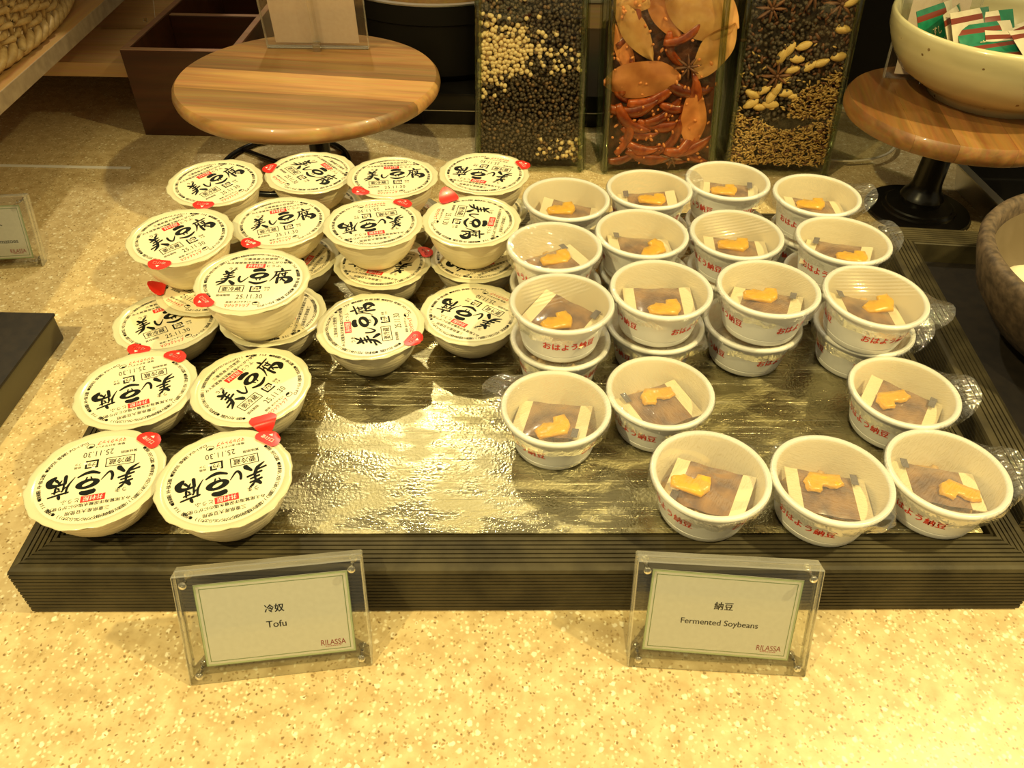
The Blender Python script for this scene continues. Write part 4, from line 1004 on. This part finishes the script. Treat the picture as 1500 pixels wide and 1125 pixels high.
for k, (x, y, z, rx, rz, lb) in enumerate(((-.0985, .014, .0610, 80, 20, 'white egg nearest the natto, by the inner wall of the stoneware bowl'), (.005, -.030, .049, 85, 120, 'white egg lying toward the front of the stoneware bowl'),
                                       (.002, .044, .050, 75, -20, 'white egg toward the back of the stoneware bowl'), (.060, .01, .053, 90, 60, 'white egg on the far side of the stoneware bowl'))):
    o = link('egg', EG, None, (.572 + x, .585 + y, .029 + z), (R_(rx), 0, R_(rz))); tag(o, lb, 'egg', 'eggs in the stoneware bowl')

# ------------------------------------------------------------------ back of the counter
# steel pan with dark contents, pale plate
t = thing('steel_pan', 'shallow stainless steel pan holding black glaze, behind the egg tray', 'pan', (.592, .805, 0), (0, 0, R_(3)))
mb = MB(); w, dd = .26, .195
def rr(x0, x1, y0, y1, r, z, n=5): return [(qx + r * math.cos(R_(a0 + 90 * k / n)), qy + r * math.sin(R_(a0 + 90 * k / n)), z) for qx, qy, a0 in ((x1 - r, y1 - r, 0), (x0 + r, y1 - r, 90), (x0 + r, y0 + r, 180), (x1 - r, y0 + r, 270)) for k in range(n + 1)]
rings = [rr(.012, w - .012, .012, dd - .012, .016, .001), rr(.003, w - .003, .003, dd - .003, .02, .040), rr(-.009, w + .006, -.006, dd + .006, .024, .042), rr(-.009, w + .006, -.006, dd + .006, .024, .044), rr(.004, w - .004, .004, dd - .004, .019, .043), rr(.014, w - .014, .014, dd - .014, .015, .004)]
m = len(rings[0]); v = [p for r in rings for p in r]; f = [(k * m + i, k * m + (i + 1) % m, (k + 1) * m + (i + 1) % m, (k + 1) * m + i) for k in range(5) for i in range(m)]
f += [tuple(range(m - 1, -1, -1)), tuple(5 * m + i for i in range(m))]
link('pan_body', mb.add(v, f).mesh('pan_body', 'steel', auto=40), t)
link('liner', MB().add(rr(.006, w - .006, .006, dd - .006, .018, .0405) + rr(.006, w - .006, .006, dd - .006, .018, .0420), [tuple(m + i for i in range(m))] + [(i, (i + 1) % m, m + (i + 1) % m, m + i) for i in range(m)]).mesh('liner', 'black'), t)
t = thing('round_plate', 'clear round glass plate on the counter, half hidden by the third glass jar', 'plate', (.462, 1.135, 0))
link('plate_body', MB().add(*lathe_capped([(0, .001), (.07, 0), (.088, .002), (.100, .0075), (.1015, .0088), (.100, .0098), (.0965, .0085), (.085, .0050), (0, .0045)], 64)).mesh('plate_body', 'glassplate', smooth=True), t)

link('plate_rim', MB().add(*lathe([(.0985, .0082), (.1000, .0106), (.1030, .0108), (.1038, .0092), (.1010, .0075)], 64, None, True)).mesh('plate_rim', 'foil_pale', smooth=True), t)
# dark walnut partition box
t = thing('wooden_box', 'dark walnut partitioned box behind the acacia board', 'box', (-.5455, 1.0930, 0))
bw, bd, bh, th = .158, .42, .121, .010
walls = [('front_panel', (0, bw, 0, th)), ('back_panel', (0, bw, bd - th, bd)), ('side_panel', (0, th, th, bd - th)), ('side_panel', (bw - th, bw, th, bd - th)), ('divider', (th, bw - th, .165, .165 + th))]
for nm, (a, b, c, d) in walls:
    q = link(nm, MB().add(*bev_box(a, b, c, d, 0, bh if nm != 'divider' else bh - .004, .0008, 1)).mesh(nm, 'walnut'), t)
    link('top_lip', MB().add(*bev_box(a + .0004, b - .0004, c, d, bh if nm != 'divider' else bh - .004, (bh if nm != 'divider' else bh - .004) + .0012, .0004, 1)).mesh('top_lip', 'walnut_lip'), q)
link('base_panel', MB().add(*box_g(th, bw - th, th, bd - th, .002, .010)).mesh('base_panel', 'walnut'), t)
t = thing('napkin_pack', 'white folded napkin pack inside the walnut box', 'napkin', (-.448, 1.190, .0104), (0, 0, .1))
link('napkins', MB().add(*bev_box(0, .040, 0, .06, 0, .050, .005)).mesh('napkins', 'white', auto=50), t)
link('wrapper', MB().add(*bev_box(-.0008, .0408, .02, .04, -.0002, .0508, .005)).mesh('wrapper', 'foil_pale', auto=50), t)

# pale wooden shelf with a small acrylic stand
t = thing('wooden_riser', 'pale pine riser board behind the walnut box, carrying an acrylic stand', 'shelf', (-1.15, 1.130, 0))
link('board', MB().add(*bev_box(0, .592, 0, .75, .070, .090, .001)).mesh('board', 'pine', auto=40), t)
for x in (.02, .55): link('foot', MB().add(*bev_box(x, x + .02, .10, .65, 0, .070, .001)).mesh('foot', 'walnut', auto=40), t)
t = thing('card_holder', 'small clear acrylic easel standing on the pine riser', 'sign'); t.matrix_world = Matrix.Translation((-.655, 1.275, .0902)) @ Matrix.Rotation(R_(2), 4, 'Z') @ Matrix.Rotation(R_(90 - 28), 4, 'X')
link('face_plate', MB().add(*bev_box(0, .085, 0, .06, -.003, 0, .0006, 1)).mesh('face_plate', 'acrylic'), t)
link('clip', MB().add(*bev_box(.068, .074, .010, .016, 0, .003, .001, 1)).mesh('clip', 'pin'), t)
link('edge_strip', MB().add(*bev_box(0, .085, -.003, 0, -.004, .001, .0006, 1)).mesh('edge_strip', 'pin'), t)

# angled shelf slab with a wicker basket on posts
t = thing('angled_shelf', 'brown wooden shelf plank with a worn taupe edge, under the wicker basket', 'shelf', (-.5455, .60, 0), (0, 0, R_(3.3)))
link('plank', MB().add(*bev_box(-.42, -.0006, -.25, 1.10, .147, .165, .0008, 1)).mesh('plank', 'slab', auto=40), t)
link('edge_band', MB().add(*bev_box(-.0006, .0004, -.25, 1.10, .1468, .1652, .0003, 1)).mesh('edge_band', 'slab_edge'), t)
for y in (-.2, .45): link('leg', MB().add(*bev_box(-.40, -.37, y, y + .03, 0, .147, .001, 1)).mesh('leg', 'walnut'), t)
BK = (-.735, .930, .1655)
t = thing('wicker_basket', 'round woven wicker basket with a braided foot, on the angled shelf', 'basket', BK)
NS = 72
def ov(a, z, e=0): k = 1 + 1.1 * z; return ((.148 * k + e) * math.cos(a), (.330 * k + e) * math.sin(a), z)
for k in range(NS):
    a = 2 * math.pi * k / NS
    link('stake', MB().add(*tube([ov(a, z) for z in (.004, .05, .10, .16)], .0026, 6)).mesh('stake', 'wicker', smooth=True), t)
for row in range(17):
    n = NS * 6; pts = []
    for i in range(n):
        a = 2 * math.pi * i / n; x, y, z = ov(a, .026 + row * .0078, .0046 * math.cos(NS / 2 * a + math.pi * row)); pts.append((x, y, z + .0012 * math.sin(NS / 2 * a)))
    link('strand', MB().add(*tube(pts, .0036, 6, True)).mesh('strand', 'wicker', smooth=True), t)
for s in range(3):                                                     # braided foot: three twisted canes
    pts = []
    for i in range(528):
        a = 2 * math.pi * i / 528; x, y, z = ov(a, 0, .003 + .006 * math.cos(33 * a + 2.09 * s)); pts.append((x, y, .0118 + .0060 * math.sin(33 * a + 2.09 * s)))
    link('braid_cane', MB().add(*tube(pts, .0052, 7, True)).mesh('braid_cane', 'wicker', smooth=True), t)
link('basket_floor', MB().add(*slab([ov(2 * math.pi * k / 48, 0, -.004)[:2] for k in range(48)], .004, .010)).mesh('basket_floor', 'wicker'), t)

# black pot on a black induction unit, more dark ware, back clutter
t = thing('induction_unit', 'low black heating unit with a ventilation grid, behind the acacia board', 'appliance', (-.345, 1.150, 0))
link('body', MB().add(*bev_box(0, .565, 0, .34, 0, .048, .003)).mesh('body', 'black', auto=40), t)
link('trim_line', MB().add(*box_g(.002, .563, -.0006, .0002, .0215, .0228)).mesh('trim_line', 'steel'), t)
for k in range(10): link('vent_slot', MB().add(*box_g(.150 + k * .006, .153 + k * .006, -.0006, .0004, .006, .016)).mesh('vent_slot', 'black_matt'), t)
t = thing('black_pot', 'large black pot with a wooden-topped rim, behind the acacia board', 'pot', (-.130, 1.330, .0482))
link('pot_body', MB().add(*lathe_capped([(0, 0), (.135, 0), (.148, .012), (.152, .06), (.153, .085), (.156, .087), (.156, .112), (.150, .112), (.148, .02), (0, .012)], 64)).mesh('pot_body', 'black_matt', auto=40), t)
link('rim_band', MB().add(*lathe([(.1562, .1121), (.1575, .1130), (.1575, .1150), (.1490, .1155), (.1490, .1121)], 64, None, True)).mesh('rim_band', 'steel', auto=40), t)
link('wooden_lid', MB().add(*lathe_capped([(0, .122), (.140, .122), (.1485, .120), (.1485, .114), (0, .114)], 64)).mesh('wooden_lid', 'slab', auto=40), t)
t = thing('wooden_crate', 'pale wooden crate seen between the glass jars', 'box', (.085, 1.46, 0))
link('crate_body', MB().add(*bev_box(0, .20, 0, .22, .0, .090, .002)).mesh('crate_body', 'pine', auto=40), t)
link('crate_lid', MB().add(*bev_box(-.003, .203, -.003, .223, .090, .098, .002)).mesh('crate_lid', 'foil_pale', auto=40), t)
t = thing('green_box', 'pale green box standing on the crate between the jars', 'box', (.095, 1.50, .0982))
link('box_body', MB().add(*bev_box(0, .18, 0, .12, 0, .060, .002)).mesh('box_body', 'greenbox', auto=40), t)
link('box_lid', MB().add(*bev_box(-.002, .182, -.002, .122, .060, .070, .002)).mesh('box_lid', 'white', auto=40), t)
t = thing('black_cabinet', 'black serving cabinet at the back behind the round pedestal board', 'cabinet', (.36, 1.255, 0))
link('body', MB().add(*bev_box(0, .90, 0, .5, 0, .33, .004)).mesh('body', 'black_matt', auto=40), t)
link('edge_trim', MB().add(*bev_box(0, .90, -.002, .0, .205, .209, .0006, 1)).mesh('edge_trim', 'steel'), t)
bpy.context.view_layer.update()
